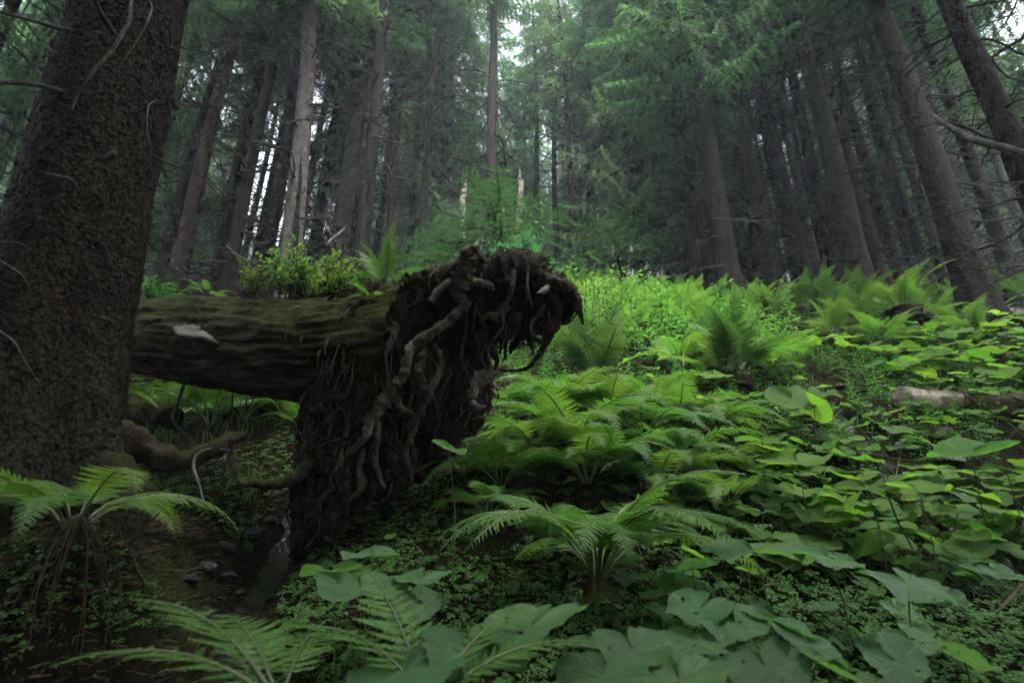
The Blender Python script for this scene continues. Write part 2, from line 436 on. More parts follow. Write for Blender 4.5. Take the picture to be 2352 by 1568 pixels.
HT = 25.0
CROWN = [crown(HT, 10.0, 2.2, .64, 5, 'std', 1, 2.2, .75, .14), crown(HT, 8.2, 2.0, .66, 5, 'std', 2, 2.2, .75, .14),
         crown(HT, 2.4, 2.7, .60, 5, 'cur', 3, 2.4, .8), crown(HT, 5.0, 2.5, .60, 5, 'cur', 4, 2.4, .7, .24),
         crown(HT, 12.0, 2.0, .60, 5, 'std', 5, 2.2, .75, .1)]
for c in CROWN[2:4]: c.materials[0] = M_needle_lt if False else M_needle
def trunk_mesh(seed, sides=18, rings=70, H=HT, flare=.55, rough=.07):
    z = H * np.linspace(0, 1, rings) ** 2.0; z = z - .35
    a = np.arange(sides) / sides * 2 * math.pi
    ph = np.random.RandomState(seed).rand(4) * 6.28
    Z, A = np.meshgrid(z, a, indexing='ij'); zz = np.maximum(Z, -.1)
    rr = np.clip(1 - zz / H, .02, 1) ** .85 + flare * np.exp(-np.maximum(zz, 0) / .38) * (1 + .45 * np.sin(A * 4 + ph[0]) + .3 * np.sin(A * 7 + ph[1]))
    p = np.stack([np.cos(A) * 1.3, np.sin(A) * 1.3, Z * 1.1 + seed * 13], -1)
    rr = rr * (1 + rough * fbm(p, 3))
    bx = .35 * np.sin(zz * .35 + ph[2]) * np.clip(zz / 6, 0, 1); by = .35 * np.sin(zz * .31 + ph[3]) * np.clip(zz / 6, 0, 1)
    V = np.stack([rr * np.cos(A) + bx, rr * np.sin(A) + by, Z], -1).reshape(-1, 3)
    i, j = np.meshgrid(np.arange(rings - 1), np.arange(sides), indexing='ij')
    Q = np.stack([i * sides + j, i * sides + (j + 1) % sides, (i + 1) * sides + (j + 1) % sides, (i + 1) * sides + j], -1).reshape(-1, 4)
    return MB().add(V, Q)
TRV = [trunk_mesh(k) for k in range(5)]
TRUNKS = {}
def trunk_data(k, mat):
    key = (k, mat.name)
    if key not in TRUNKS: TRUNKS[key] = TRV[k].mesh('trunk', mat, True)
    return TRUNKS[key]
def dead_branch(seed, n2=6, sides=5):
    r = np.random.RandomState(seed); m = MB(); s = np.linspace(0, 1, 7)
    k = r.uniform(-.32, .1); ax = np.c_[s, .10 * np.sin(s * 4 + seed), k * s + r.uniform(-.25, .22) * s ** 2] + np.c_[s * 0, r.uniform(-.03, .03, 7), r.uniform(-.03, .03, 7)]
    m.merge(tube(ax, [.014, .010, .003], sides, 9))
    for _ in range(n2):
        t = r.uniform(.25, .95); p = np.array([np.interp(t, s, ax[:, q]) for q in range(3)])
        d = nz([r.uniform(.3, 1), r.choice([-1, 1]) * r.uniform(.3, 1), r.uniform(-.7, .3)]); l = r.uniform(.15, .45) * (1.2 - t)
        m.merge(tube([p, p + d * l * .5 + [0, 0, r.uniform(-.04, .03)], p + d * l + [0, 0, r.uniform(-.12, .05)]], [.005, .0018], 3, 4))
    return m
DBM = [dead_branch(100 + k) for k in range(8)]; DB = [m.mesh('dead_branch', M_dead, True) for m in DBM]
DB_PALE = [m.mesh('dead_branch', M_dead_pale, True) for m in DBM[:3]]
STUB = [tube([(0, 0, 0), (.5, .03, .02), (1, 0, r)], [.12, .07, .04], 5, 5).mesh('branch_stub', M_dead, True) for r in (-.1, .15)]
def twig_mass(seed, n=60, z0=.8, z1=11):
    r = np.random.RandomState(seed); m = MB()
    for k in range(n):
        z = r.uniform(z0, z1); m.merge(DBM[r.randint(8)], TM((0, 0, z), r.rand() * 6.28, r.uniform(-.3, .35), 0, r.uniform(.6, 1.9)))
    return m.mesh('dead_branches', M_dead)
TWIGS = [twig_mass(k) for k in range(3)]

def spruce(base, dia, label, group=None, cv=0, mat=None, h=HT, nd=0, twigs=True, seed=0, lean=(0, 0), crown_on=True, z0=.7, z1=8.5, name='spruce_tree', light=False):
    r = np.random.RandomState(seed * 7 + 3); mat = mat or M_bark
    t = thing(name, base, label, 'tree', group, r.rand() * 6.28)
    t.rotation_mode = 'ZYX'; t.rotation_euler = (lean[0] + r.uniform(-.02, .02), lean[1] + r.uniform(-.022, .022), r.rand() * 6.28)
    s = h / HT
    dia = dia * .74
    link('trunk', trunk_data(r.randint(5), mat), t, TM(s=(dia / 2, dia / 2, s)))
    if crown_on:
        co_ = link('crown', CROWN[cv], t, TM(rz=r.rand() * 6.28, s=(s, s, s)))
        if light: co_.material_slots[0].link = 'OBJECT'; co_.material_slots[0].material = M_needle_lt  # lighter needle copy, brightness of lit boughs put into the colour
    for k in range(nd):
        z = z0 + (z1 - z0) * (k + r.rand()) / nd; a = r.rand() * 6.28; rad = dia / 2 * (1 - z / h) ** .85
        l = r.uniform(.5, 1.7)
        if r.rand() < .3: link('branch_stub', STUB[r.randint(2)], t, TM((math.cos(a) * rad * .85, math.sin(a) * rad * .85, z), a, r.uniform(-.4, .4), 0, r.uniform(.08, .2)))
        else: link('dead_branch', DB[r.randint(8)], t, TM((math.cos(a) * rad * .8, math.sin(a) * rad * .8, z), a, r.uniform(-.35, .3), 0, l))
    if twigs:
        kind(link('dead_branches', TWIGS[r.randint(3)], t, TM(rz=r.rand() * 6.28, s=(1, 1, s))), 'stuff')
    return t

# ------------------------------------------------------------------ trees told apart in the photo
HAND = [  # px of the foot, depth, diameter, crown, bark, dead branches, label
 (-52, 6.2, .34, 1, M_bark, 10, 'slim grey spruce half hidden left of the huge near trunk'),
 (90, 11.0, .36, 3, M_bark_dark, 8, 'dim spruce hidden behind the huge near trunk, left side'),
 (-330, 7.0, .34, 3, M_bark_dark, 6, 'dim spruce outside the left picture edge, only its twigs in view'),
 (270, 14.5, .36, 2, M_bark_dark, 4, 'dim bushy spruce behind the huge near trunk, right side'),
 (1205, 22.0, .34, 2, M_bark_dark, 2, 'bushy hazy spruce closing the left side of the central gap'),
 (1300, 26.0, .34, 2, M_bark_dark, 2, 'bushy hazy spruce closing the middle of the central gap'),
 (1345, 21.0, .34, 2, M_bark_dark, 2, 'bushy hazy spruce closing the right side of the central gap'),
 (1178, 24.0, .30, 3, M_bark_dark, 0, 'pale hazy spruce filling the top of the central gap, left'),
 (1222, 27.0, .30, 2, M_bark_dark, 0, 'pale hazy spruce filling the top of the central gap, right'),
 (1228, 33.0, .30, 2, M_bark_dark, 0, 'low bushy spruce far back in the left of the central slot'),
 (1268, 30.0, .30, 2, M_bark_dark, 0, 'low bushy spruce far back in the middle of the central slot'),
 (1312, 34.0, .30, 2, M_bark_dark, 0, 'low bushy spruce far back in the right of the central slot'),
 (1430, 17.0, .34, 2, M_bark_dark, 2, 'bushy spruce behind the bright hanging foliage'),
 (1070, 21.0, .34, 3, M_bark_dark, 2, 'bushy hazy spruce behind the pale snags'),
 (-160, 8.5, .45, 0, M_bark, 6, 'dark spruce at the left picture edge behind the huge near trunk'),
 (352, 13.5, .42, 0, M_bark, 6, 'grey spruce whose foot shows just right of the huge near trunk'),
 (395, 12.2, .56, 0, M_bark_red, 10, 'spruce with flared reddish foot on bare ground behind the log'),
 (503, 9.0, .33, 1, M_bark_dark, 14, 'slim dark spruce with flaked pinkish bark patches left of the pale trunk'),
 (655, 8.6, .52, 1, M_bark_pale, 16, 'pale grey spruce with a dark resin scar, tallest behind the log'),
 (588, 11.0, .44, 0, M_bark, 8, 'grey spruce close behind the pale scarred trunk on its left'),
 (712, 16.0, .40, 0, M_bark, 6, 'thin spruce just right of the pale scarred trunk'),
 (758, 10.5, .58, 1, M_bark, 14, 'stout grey spruce with many branch stubs, second right of pale trunk'),
 (812, 9.6, .42, 0, M_bark_dark, 12, 'dark spruce with a tall bent dead stick leaning at its foot'),
 (882, 13.0, .34, 1, M_bark_red, 8, 'slender reddish spruce behind the small fern on the log'),
 (935, 15.0, .34, 4, M_bark_dark, 8, 'thin dark spruce behind the left end of the root crown'),
 (1000, 15.5, .34, 2, M_bark, 4, 'spruce with lacy curtains of green twigs left of centre'),
 (1135, 18.0, .36, 2, M_bark, 4, 'misty spruce hung with green twigs above the young dark spruce'),
 (1240, 17.0, .32, 0, M_bark_dark, 8, 'thin dark straight spruce in the central gap, left of the pair'),
 (1285, 16.0, .31, 4, M_bark_dark, 8, 'thin dark straight spruce in the central gap, right of the pair'),
 (1330, 14.0, .33, 0, M_bark, 10, 'grey knotted spruce in the central gap above the yellow shrub'),
 (1363, 16.0, .40, 0, M_bark_dark, 8, 'dark spruce behind the pale slim pole right of centre'),
 (1398, 13.0, .17, 4, M_bark_pale, 4, 'slim pale pole of a spruce right of the yellow shrub'),
 (1472, 13.5, .36, 2, M_bark, 2, 'spruce draped in bright hanging foliage right of the central gap'),
 (1545, 15.0, .36, 2, M_bark, 2, 'tall bushy spruce with foliage nearly to the ground, right of centre'),
 (1602, 13.0, .42, 3, M_bark, 8, 'grey spruce at the right edge of the bright hanging foliage'),
 (1642, 11.3, .40, 3, M_bark_dark, 6, 'dark spruce behind the fallen pole above the fern slope'),
 (1692, 10.2, .54, 3, M_bark, 12, 'stout spruce rising behind the left end of the fallen pole'),
 (1788, 11.0, .54, 0, M_bark_dark, 12, 'stout dark spruce with flared foot at the right end of fallen pole'),
 (1848, 13.0, .40, 1, M_bark, 10, 'spruce left of the twin trunks on the right slope'),
 (1888, 13.6, .36, 0, M_bark_pale, 10, 'paler slim spruce left of the twin trunks on the right slope'),
 (1938, 12.4, .46, 0, M_bark_dark, 8, 'darker rear trunk of the twin spruces on the right slope'),
 (1994, 10.4, .66, 1, M_bark, 12, 'big grey knotted front trunk of the twin spruces right'),
 (2052, 11.8, .40, 0, M_bark_red, 12, 'brown bare spruce pole next right of the big twin trunk'),
 (2112, 15.0, .42, 4, M_bark, 10, 'spruce between brown pole and the big dark leaning trunk'),
 (2185, 14.0, .40, 0, M_bark, 10, 'spruce just behind the big dark trunk on its left'),
 (2268, 8.3, .66, 1, M_bark_dark, 14, 'big dark spruce with swollen foot on the right above the ferns'),
 (2345, 11.0, .46, 0, M_bark, 10, 'spruce right of the big dark trunk near picture edge'),
 (2480, 9.0, .40, 1, M_bark, 8, 'slim spruce crossing the right picture edge'),
 (2760, 8.0, .40, 3, M_bark_dark, 0, 'bushy spruce outside the right edge with boughs in the upper right corner'),
 (2590, 5.6, .46, 0, M_bark_dark, 10, 'near dark trunk cutting the upper right corner'),
]
hand_xy = []
PALE = None
for k, (px, D, dia, cv, mt, nd, lab) in enumerate(HAND):
    b = base_at(px, D); hand_xy.append(b[:2])
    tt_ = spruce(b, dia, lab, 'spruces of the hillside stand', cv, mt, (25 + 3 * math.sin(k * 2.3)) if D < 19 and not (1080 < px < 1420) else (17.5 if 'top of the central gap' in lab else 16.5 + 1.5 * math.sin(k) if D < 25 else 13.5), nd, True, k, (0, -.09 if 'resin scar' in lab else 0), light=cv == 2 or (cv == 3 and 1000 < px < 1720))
    if 'resin scar' in lab: PALE = (tt_, b, dia * .74 / 2)
def scar():
    t, b, r0 = PALE; r0 *= .97; a0 = math.atan2(-b[1], -b[0]) + .22; rz = t.rotation_euler.z
    for nm, z0, z1, w, mt, off in (('resin_scar', .7, 3.6, .30, M_bark_dark, .10), ('bare_wood', .15, 1.25, .13, M_palewood, -.18)):
        n, m_ = 34, 7; V = []
        for i in range(n):
            u = i / (n - 1); z = z0 + (z1 - z0) * u; ww = w * (math.sin(math.pi * min(1, u * 1.02)) ** .5) * (.65 + .5 * abs(math.sin(u * 9.3 + .7)) ) * (1 - .45 * u); c = a0 + off - rz + .06 * math.sin(u * 11)
            rr_z = r0 * (1 - z / 25) ** .85 + r0 * .55 * math.exp(-z / .38)
            for j in range(m_): q = (j / (m_ - 1) * 2 - 1); a = c + q * ww; rad = rr_z * 1.10 + .02 - .012 * q * q; V.append((math.cos(a) * rad, math.sin(a) * rad, z + .015 * math.sin(j * 3 + i)))
        V = np.array(V); V[:, :2] *= (1 + .03 * fbm(V * 9, 2))[:, None]
        link(nm, MB().add(V, [[i * m_ + j, i * m_ + j + 1, (i + 1) * m_ + j + 1, (i + 1) * m_ + j] for i in range(n - 1) for j in range(m_ - 1)]).mesh(nm, mt, True), t)
# pale snags in the middle
def snag(px, D, dia, h, lab, seed):
    b = base_at(px, D); t = thing('dead_snag', b, lab, 'dead tree', 'pale broken snags')
    z = np.linspace(-.2, h, 14); r = dia / 2 * np.linspace(1.15, .6, 14)
    pts = np.c_[.05 * np.sin(z * 1.3 + seed), .05 * np.cos(z), z]
    link('trunk', tube(pts, r, 12, 40, .35, .03, seed, 6).mesh('trunk', M_palewood, True), t)
    rr = np.random.RandomState(seed)
    for k in range(5):
        s = tube([(0, 0, h - .15), (rr.uniform(-.6, .6) * dia / 2, rr.uniform(-.6, .6) * dia / 2, h + rr.uniform(.1, .5))], [dia * .2, .006], 5, 5)
        link('splinter', s.mesh('splinter', M_palewood, True), t)
    for k in range(4): link('dead_branch', DB_PALE[k % 3], t, TM((0, 0, rr.uniform(.8, h)), rr.rand() * 6.28, rr.uniform(-.3, .4), 0, rr.uniform(.3, .7)))
snag(1060, 11.5, .20, 3.0, 'pale bleached snag left of the two broken stubs in the middle', 1)
snag(1106, 10.5, .13, 1.5, 'thin broken snag with peeled pinkish wood behind the root curl', 2)
snag(1195, 12.5, .22, 3.4, 'pale snag rising behind the light green sapling', 3)

# ------------------------------------------------------------------ the rest of the stand
far_n = 0; placed = list(hand_xy); r = np.random.RandomState(5); FAR = []
GR = [(-9e9, 'slender spruce in the dim stand far left behind the near trunk', 'far spruces left'),
      (420, 'slender spruce in the misty stand beyond the fallen log', 'far spruces beyond the log'),
      (960, 'hazy spruce far up the slope in the central gap', 'far spruces in the central gap'),
      (1500, 'slender spruce far back in the stand above the fern slope', 'far spruces above the ferns'),
      (1950, 'slender spruce in the dim stand far back on the right', 'far spruces right')]
LM = [(-120, 'at the left picture edge'), (120, 'close past the huge near trunk'), (395, 'behind the red footed spruce'), (503, 'behind the slim flaked spruce'), (655, 'behind the pale scarred trunk'), (785, 'behind the two stout trunks above the log'),
      (900, 'behind the slender reddish spruce'), (1060, 'behind the left pale snag'), (1195, 'behind the light green sapling'), (1285, 'between the thin dark pair'), (1398, 'behind the slim pale pole'), (1510, 'behind the bright hanging foliage'), (1620, 'left of the fallen pole'),
      (1692, 'behind the stout spruce at the fallen pole'), (1788, 'behind the stout dark spruce'), (1890, 'left of the twin trunks'), (1994, 'behind the twin trunks'), (2060, 'behind the brown pole'), (2160, 'left of the big dark trunk'), (2268, 'behind the big dark trunk'), (2400, 'at the right picture edge')]
tries = 0
while far_n < 222 and tries < 20000:
    tries += 1
    y = 11.5 + 70 * r.rand() ** 1.35; w = y * 1.15 + 3; x = r.uniform(-w, w)
    if any((x - q[0]) ** 2 + (y - q[1]) ** 2 < (1.5 + y * .012) ** 2 for q in placed): continue
    z = ter1(x, y); pr = proj((x, y, z))
    if pr is None or not (-250 < pr[0] < 2600): continue
    if 12 < y < 20 and 930 < pr[0] < 1500 and r.rand() < .65: continue
    if 20 <= y < 55 and 1020 < pr[0] < 1460 and r.rand() < .68: continue
    if 13 < y < 48 and (450 < pr[0] < 780 or 1600 < pr[0] < 1950) and r.rand() < .42: continue
    placed.append((x, y)); far_n += 1
    g = [gg for lim, l, gg in GR if pr[0] >= lim][-1]; where = min(LM, key=lambda q: abs(q[0] - pr[0]))[1]
    cv = r.choice([0, 1, 2, 3, 4], p=[.16, .18, .28, .30, .08])
    bk = r.randint(4); far = 'farther' if y < 26 else 'far' if y < 45 else 'faint farthest'
    lab = '%s %s spruce, %s, %s' % (far, ['grey', 'dark', 'dark', 'grey'][bk], ['with high crown', 'with high crown', 'bushy to the foot', 'hung with twigs', 'with bare tall trunk'][cv], where)
    spruce((x, y, z), r.uniform(.24, .48), lab, g, cv, [M_bark, M_bark_dark, M_bark_dark, M_bark][bk], (r.uniform(12, 17) if 1080 < pr[0] < 1420 and y > 17 else r.uniform(16, 26)), 0, True, 200 + far_n)
r = np.random.RandomState(15); extra = 0; tries = 0
while extra < 26 and tries < 3000:      # slim high crowned trunks in the front rows
    tries += 1; px = r.uniform(1590, 2400) if r.rand() < .6 else r.uniform(370, 980); D = r.uniform(11.5, 19); b = base_at(px, D)
    if any((b[0] - q[0]) ** 2 + (b[1] - q[1]) ** 2 < .9 for q in placed): continue
    placed.append(b[:2]); extra += 1; where = min(LM, key=lambda q: abs(q[0] - px))[1]
    spruce(b, r.uniform(.24, .40), 'slim %s spruce pole %s, %s' % (['dark', 'grey'][extra % 2], ['in front', 'in second row', 'in third row'][0 if D < 14 else 1 if D < 16.5 else 2], where), 'slim spruces of the front rows', [0, 4][extra % 2], [M_bark_dark, M_bark][extra % 2], r.uniform(20, 26), 5, True, 900 + extra)
def far_and_rear_wood():
    m = MB(); r = np.random.RandomState(71); V = []
    yy = np.r_[r.uniform(72, 158, 400), r.uniform(-37, -5.5, 190)]; xx = r.uniform(-1, 1, 590) * np.r_[np.minimum(92, yy[:400] * 1.1), np.full(190, 45.0)]; zz_ = ter(xx, yy)  # rear rows are unseen, added to shut out low skylight behind the camera
    for k in range(590):
        x, y, z = xx[k], yy[k], zz_[k]; h = r.uniform(20, 29); c0 = r.uniform(.08, .35) * h
        m.merge(tube([(x, y, z - .5), (x, y, z + h * .9)], [.2, .05], 5, 3), m=1)
        n = 320; t = c0 + (h - c0) * r.rand(n) ** 1.2; a = r.rand(n) * 6.283; rad = (2.6 * ((h - t) / (h - c0)) ** .75 + .1) * r.uniform(.25, 1, n)
        p = np.c_[x + np.cos(a) * rad, y + np.sin(a) * rad, z + t - rad * .35]; l = r.uniform(.3, .7, n)[:, None]
        d = np.c_[np.cos(a), np.sin(a), -.8 + 0 * a]; s = np.c_[-np.sin(a), np.cos(a), 0 * a] * l * .35
        V.append(np.stack([p - s, p + s, p + d * l], 1).reshape(-1, 3))
    V = np.concatenate(V); m.add(V, np.arange(len(V)).reshape(-1, 3), 0)
    o = kind(link('far_and_rear_wood', m.mesh('far_and_rear_wood', [M_needle, M_bark])), 'stuff'); o['label'] = 'far off wood up the slope plus unseen trees added behind the viewpoint'; o['category'] = 'forest'
far_and_rear_wood()
# unseen trees added beside and behind the camera so their crowns shade the foreground
for k, (x, y) in enumerate([(2.8, -3.6), (-1.6, -1.6), (4.6, -1.2), (-4.6, 1.2), (-3.6, -1.8), (-7, 3.2), (-6.5, -2), (3.6, -2.6), (5.6, .8), (-1.2, -4), (7.2, 3.6), (1.6, -5.5), (8.5, -1), (-9.5, 1)] + [(-14 + 2.9 * i + 1.1 * math.sin(i * 5), -5.5 - 4.2 * (i % 4)) for i in range(11)]):
    spruce((x, y, ter1(x, y)), .45, 'spruce added for shade beside the viewpoint outside the view', 'spruces outside the view', ([3, 3, 3] + [1, 3, 1, 0, 1, 3, 0, 1, 1, 1, 0] * 3)[k], M_bark, 31 if k < 3 else 23 + k % 4, 0, False, 600 + k)

# ------------------------------------------------------------------ young spruces
def young(H, Rm, seed, mat, z0=.12, dz=.15, per=6):
    r = np.random.RandomState(seed); m = MB(); z = z0
    while z < H - .05:
        q = (H - z) / (H - z0); ln = Rm * q ** .8 + .06; a0 = r.rand() * 6.28
        for k in range(per):
            a = a0 + k * 6.283 / per + r.uniform(-.3, .3)
            m.merge(LB['yng'][r.randint(4)], TM((0, 0, z), a, R(np.interp(q, [0, 1], [-45, 4])) + r.uniform(-.12, .12), r.uniform(-.3, .3), ln * r.uniform(.7, 1.15)))
        z += dz
    return m.mesh('crown', [mat, M_dead])
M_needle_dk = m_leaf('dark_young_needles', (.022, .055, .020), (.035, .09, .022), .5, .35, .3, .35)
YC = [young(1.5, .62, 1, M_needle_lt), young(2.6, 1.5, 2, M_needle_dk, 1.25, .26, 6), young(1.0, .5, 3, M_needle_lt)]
def sapling(px, D, v, lab, s=1.0, H=1.5):
    b = base_at(px, D); t = thing('young_spruce', b, lab, 'young tree', 'young spruces behind the root crown', px * .1, s)
    link('trunk', tube([(0, 0, -.1), (.02, 0, H * .5), (0, 0, H)], [.03, .018, .004], 7, 10).mesh('trunk', M_bark, True), t)
    link('crown', YC[v], t)
sapling(1200, 7.4, 0, 'light green feathery young spruce behind the top of the root crown', 1.35)
sapling(1130, 8.8, 1, 'dark green wide spreading young spruce in the middle', 1.12, 2.5)
sapling(1120, 7.8, 2, 'small light green spruce seedling left of the feathery young spruce', 1.3, 1.0)
sapling(1265, 8.8, 2, 'small light green spruce seedling right of the feathery young spruce', 1.15, 1.0)
sapling(1430, 11.5, 1, 'young spruce below the bright hanging foliage right of centre', .9, 2.9)
sapling(1010, 10.5, 1, 'shaded young spruce left of the dark spreading one', .8, 2.9)

# ================================================================== NEAR SPRUCE (left)
NB = np.array([-2.20, 2.36, 0.0]); NB[2] = ter1(NB[0], NB[1]) - .05
def near_spruce():
    t = thing('spruce_tree', NB, 'huge near spruce trunk with scaly dark bark filling the left side', 'tree')
    t.rotation_euler = (0, R(-4.2), 0); RI = np.array(Matrix.Rotation(R(-4.2), 3, 'Y')).T
    H = 24.0; sides, rings = 96, 260
    z = np.concatenate([np.linspace(-.35, 6, 220), np.linspace(6.2, H, 40)]); a = np.arange(sides) / sides * 6.28319
    Z, A = np.meshgrid(z, a, indexing='ij'); zz = np.maximum(Z, -.1)
    def rad(Zq, Aq): return .315 * np.clip(1 - np.maximum(Zq, 0) / H, .02, 1) ** .9 + .16 * np.exp(-np.maximum(Zq, 0) / .30) * (1 + .5 * np.sin(Aq * 4 + 1.0) + .35 * np.sin(Aq * 7 + 2.2))
    p = np.stack([np.cos(A), np.sin(A), Z * 1.6], -1)
    rr = rad(Z, A) * (1 + .045 * fbm(p * 2.2, 3)) + .005 * fbm(p * np.array([16, 16, 12.0]), 3)
    V = np.stack([rr * np.cos(A), rr * np.sin(A), Z], -1).reshape(-1, 3); n = len(z)
    i, j = np.meshgrid(np.arange(n - 1), np.arange(sides), indexing='ij')
    Q = np.stack([i * sides + j, i * sides + (j + 1) % sides, (i + 1) * sides + (j + 1) % sides, (i + 1) * sides + j], -1).reshape(-1, 4)
    link('trunk', MB().add(V, Q).mesh('trunk', M_flake, True), t)
    # bark scales
    r = np.random.RandomState(3); N = 20000
    zz = r.uniform(-.1, 5.2, N); aa = r.uniform(0, 6.283, N)
    p = np.stack([np.cos(aa), np.sin(aa), zz * 1.6], -1)
    ra = rad(zz, aa) * (1 + .045 * fbm(p * 2.2, 3)) + .005 * fbm(p * np.array([16, 16, 12.0]), 3) + .002
    nrm = np.stack([np.cos(aa), np.sin(aa), 0 * aa], -1); tg = np.stack([-np.sin(aa), np.cos(aa), 0 * aa], -1); up = np.array([0, 0, 1.0])
    c = nrm * ra[:, None]; c[:, 2] = zz
    w = r.uniform(.003, .011, N) * (1 + .7 * (fbm(np.c_[np.cos(aa), np.sin(aa), zz] * 3, 2) > .1)); h = w * r.uniform(.8, 1.7, N); lift = r.uniform(.001, .007, N) * np.where(r.rand(N) < .12, 1.8, 1); tilt = r.uniform(-.3, 1.0, N)
    VV = [c + nrm * (lift * .8)[:, None]]
    for k in range(6):
        b = k * 1.0472 + r.uniform(-.35, .35, N); q = r.uniform(.75, 1.15, N)
        lf = lift * (.35 + tilt * np.sin(b)) * .8
        VV.append(c + tg * (np.cos(b) * w * q)[:, None] + up * (np.sin(b) * h * q)[:, None] + nrm * lf[:, None])
    VV = np.stack(VV, 1); T = np.array([[0, k + 1, (k + 1) % 6 + 1] for k in range(6)])
    Fc = (np.arange(N)[:, None, None] * 7 + T[None]).reshape(-1, 3)
    kind(link('bark_scales', MB().add(VV.reshape(-1, 3), Fc).mesh('bark_scales', M_flake), t), 'stuff')
    link('crown', CROWN[1], t, TM(rz=1.0, s=(.95, .95, .95)))
    inv = -NB
    def br(pts, rads, pale=False, seed=0):
        q = (np.array([P(*x) for x in pts]) + inv) @ RI.T
        link('dead_branch', tube(q, [x * 2.0 / F for x in rads], 7, len(pts) * 6, .25, .012, seed, 25).mesh('dead_branch', M_dead_pale if pale else M_dead, True), t)
    br([(190, 80, 2.9), (120, 62, 2.7), (40, 40, 2.5), (-60, 10, 2.3)], [9, 7, 5, 4], seed=1)
    br([(160, 215, 2.75), (110, 202, 2.55), (40, 190, 2.4), (-60, 185, 2.25)], [8, 7, 6, 5], seed=2)
    br([(262, 75, 2.75), (235, 35, 2.6), (212, -20, 2.5), (180, -90, 2.4)], [10, 7, 5, 4], seed=3)
    br([(305, -20, 2.3), (295, 50, 2.2), (262, 110, 2.15), (215, 165, 2.1), (190, 205, 2.1), (170, 252, 2.1)], [3, 4.5, 4.5, 4, 3, 2], True, 4)
    br([(335, -10, 2.3), (350, 22, 2.3), (335, 62, 2.25), (305, 105, 2.2), (270, 160, 2.15)], [2.5, 2.5, 2.2, 1.8, 1], True, 5)
    br([(172, 428, 2.30), (150, 412, 2.12), (100, 402, 2.02)], [6, 5, 3], seed=6)
    br([(248, 362, 2.35), (255, 353, 2.15), (274, 352, 2.02)], [9, 6, 5], seed=7)
    br([(310, 262, 2.75), (345, 245, 2.75), (395, 230, 2.8)], [4, 3, 2], seed=8)
    br([(368, 230, 2.7), (345, 240, 2.65), (337, 270, 2.6), (338, 310, 2.6), (350, 340, 2.6)], [2, 2.5, 2, 2, 1], True, 9)
    br([(395, 108, 3.0), (415, 120, 2.95), (422, 165, 2.9), (428, 205, 2.9), (400, 245, 2.9)], [2, 2.2, 2, 1.6, 1], True, 10)
    br([(340, 355, 2.9), (395, 378, 3.0), (460, 405, 3.1), (520, 475, 3.2)], [4, 3, 2, 1.5], seed=11)
    br([(130, 430, 2.9), (60, 395, 2.8), (-20, 330, 2.6)], [3, 2, 1.5], seed=12)
    br([(0, 550, 2.3), (45, 560, 2.2), (90, 595, 2.2), (110, 620, 2.2)], [1.5, 2, 1.5, 1], seed=13)
    br([(-10, 590, 2.0), (40, 618, 1.95), (68, 655, 1.95)], [1.5, 1.5, 1], True, 14)
    br([(215, 725, 2.3), (245, 730, 2.15), (272, 742, 2.1)], [3, 3, 2], seed=15)
    br([(-20, 745, 1.9), (30, 780, 1.9), (60, 830, 1.9), (95, 890, 1.95)], [1.5, 1.8, 1.3, .8], True, 16)
near_spruce()
def near_roots():
    t = [o for o in COL.objects if o.get('label', '').startswith('huge near spruce')][0]; RI = np.array(Matrix.Rotation(R(-4.2), 3, 'Y')).T
    for k, (pts, rads) in enumerate([([(250, 1000, 2.45), (330, 1030, 2.55), (395, 1062, 2.62), (455, 1052, 2.7), (520, 1020, 2.8), (560, 1000, 2.95)], [.09, .065, .055, .05, .04, .02]),
                      ([(230, 1060, 2.3), (300, 1105, 2.3), (345, 1150, 2.3), (375, 1185, 2.32)], [.07, .055, .04, .02])]):
        q = (np.array([P(*x) for x in pts]) - NB) @ RI.T
        link('root', tube(q, rads, 16, len(pts) * 14, .7, .03, 40 + k, 14).mesh('root', M_mossbark, True), t)
M_mossbark = m_wood('mossy_bark', (.008, .006, .004), (.03, .021, .014), (.075, .055, .036), .4, 1.2, mossc=(.026, .032, .009))
near_roots()

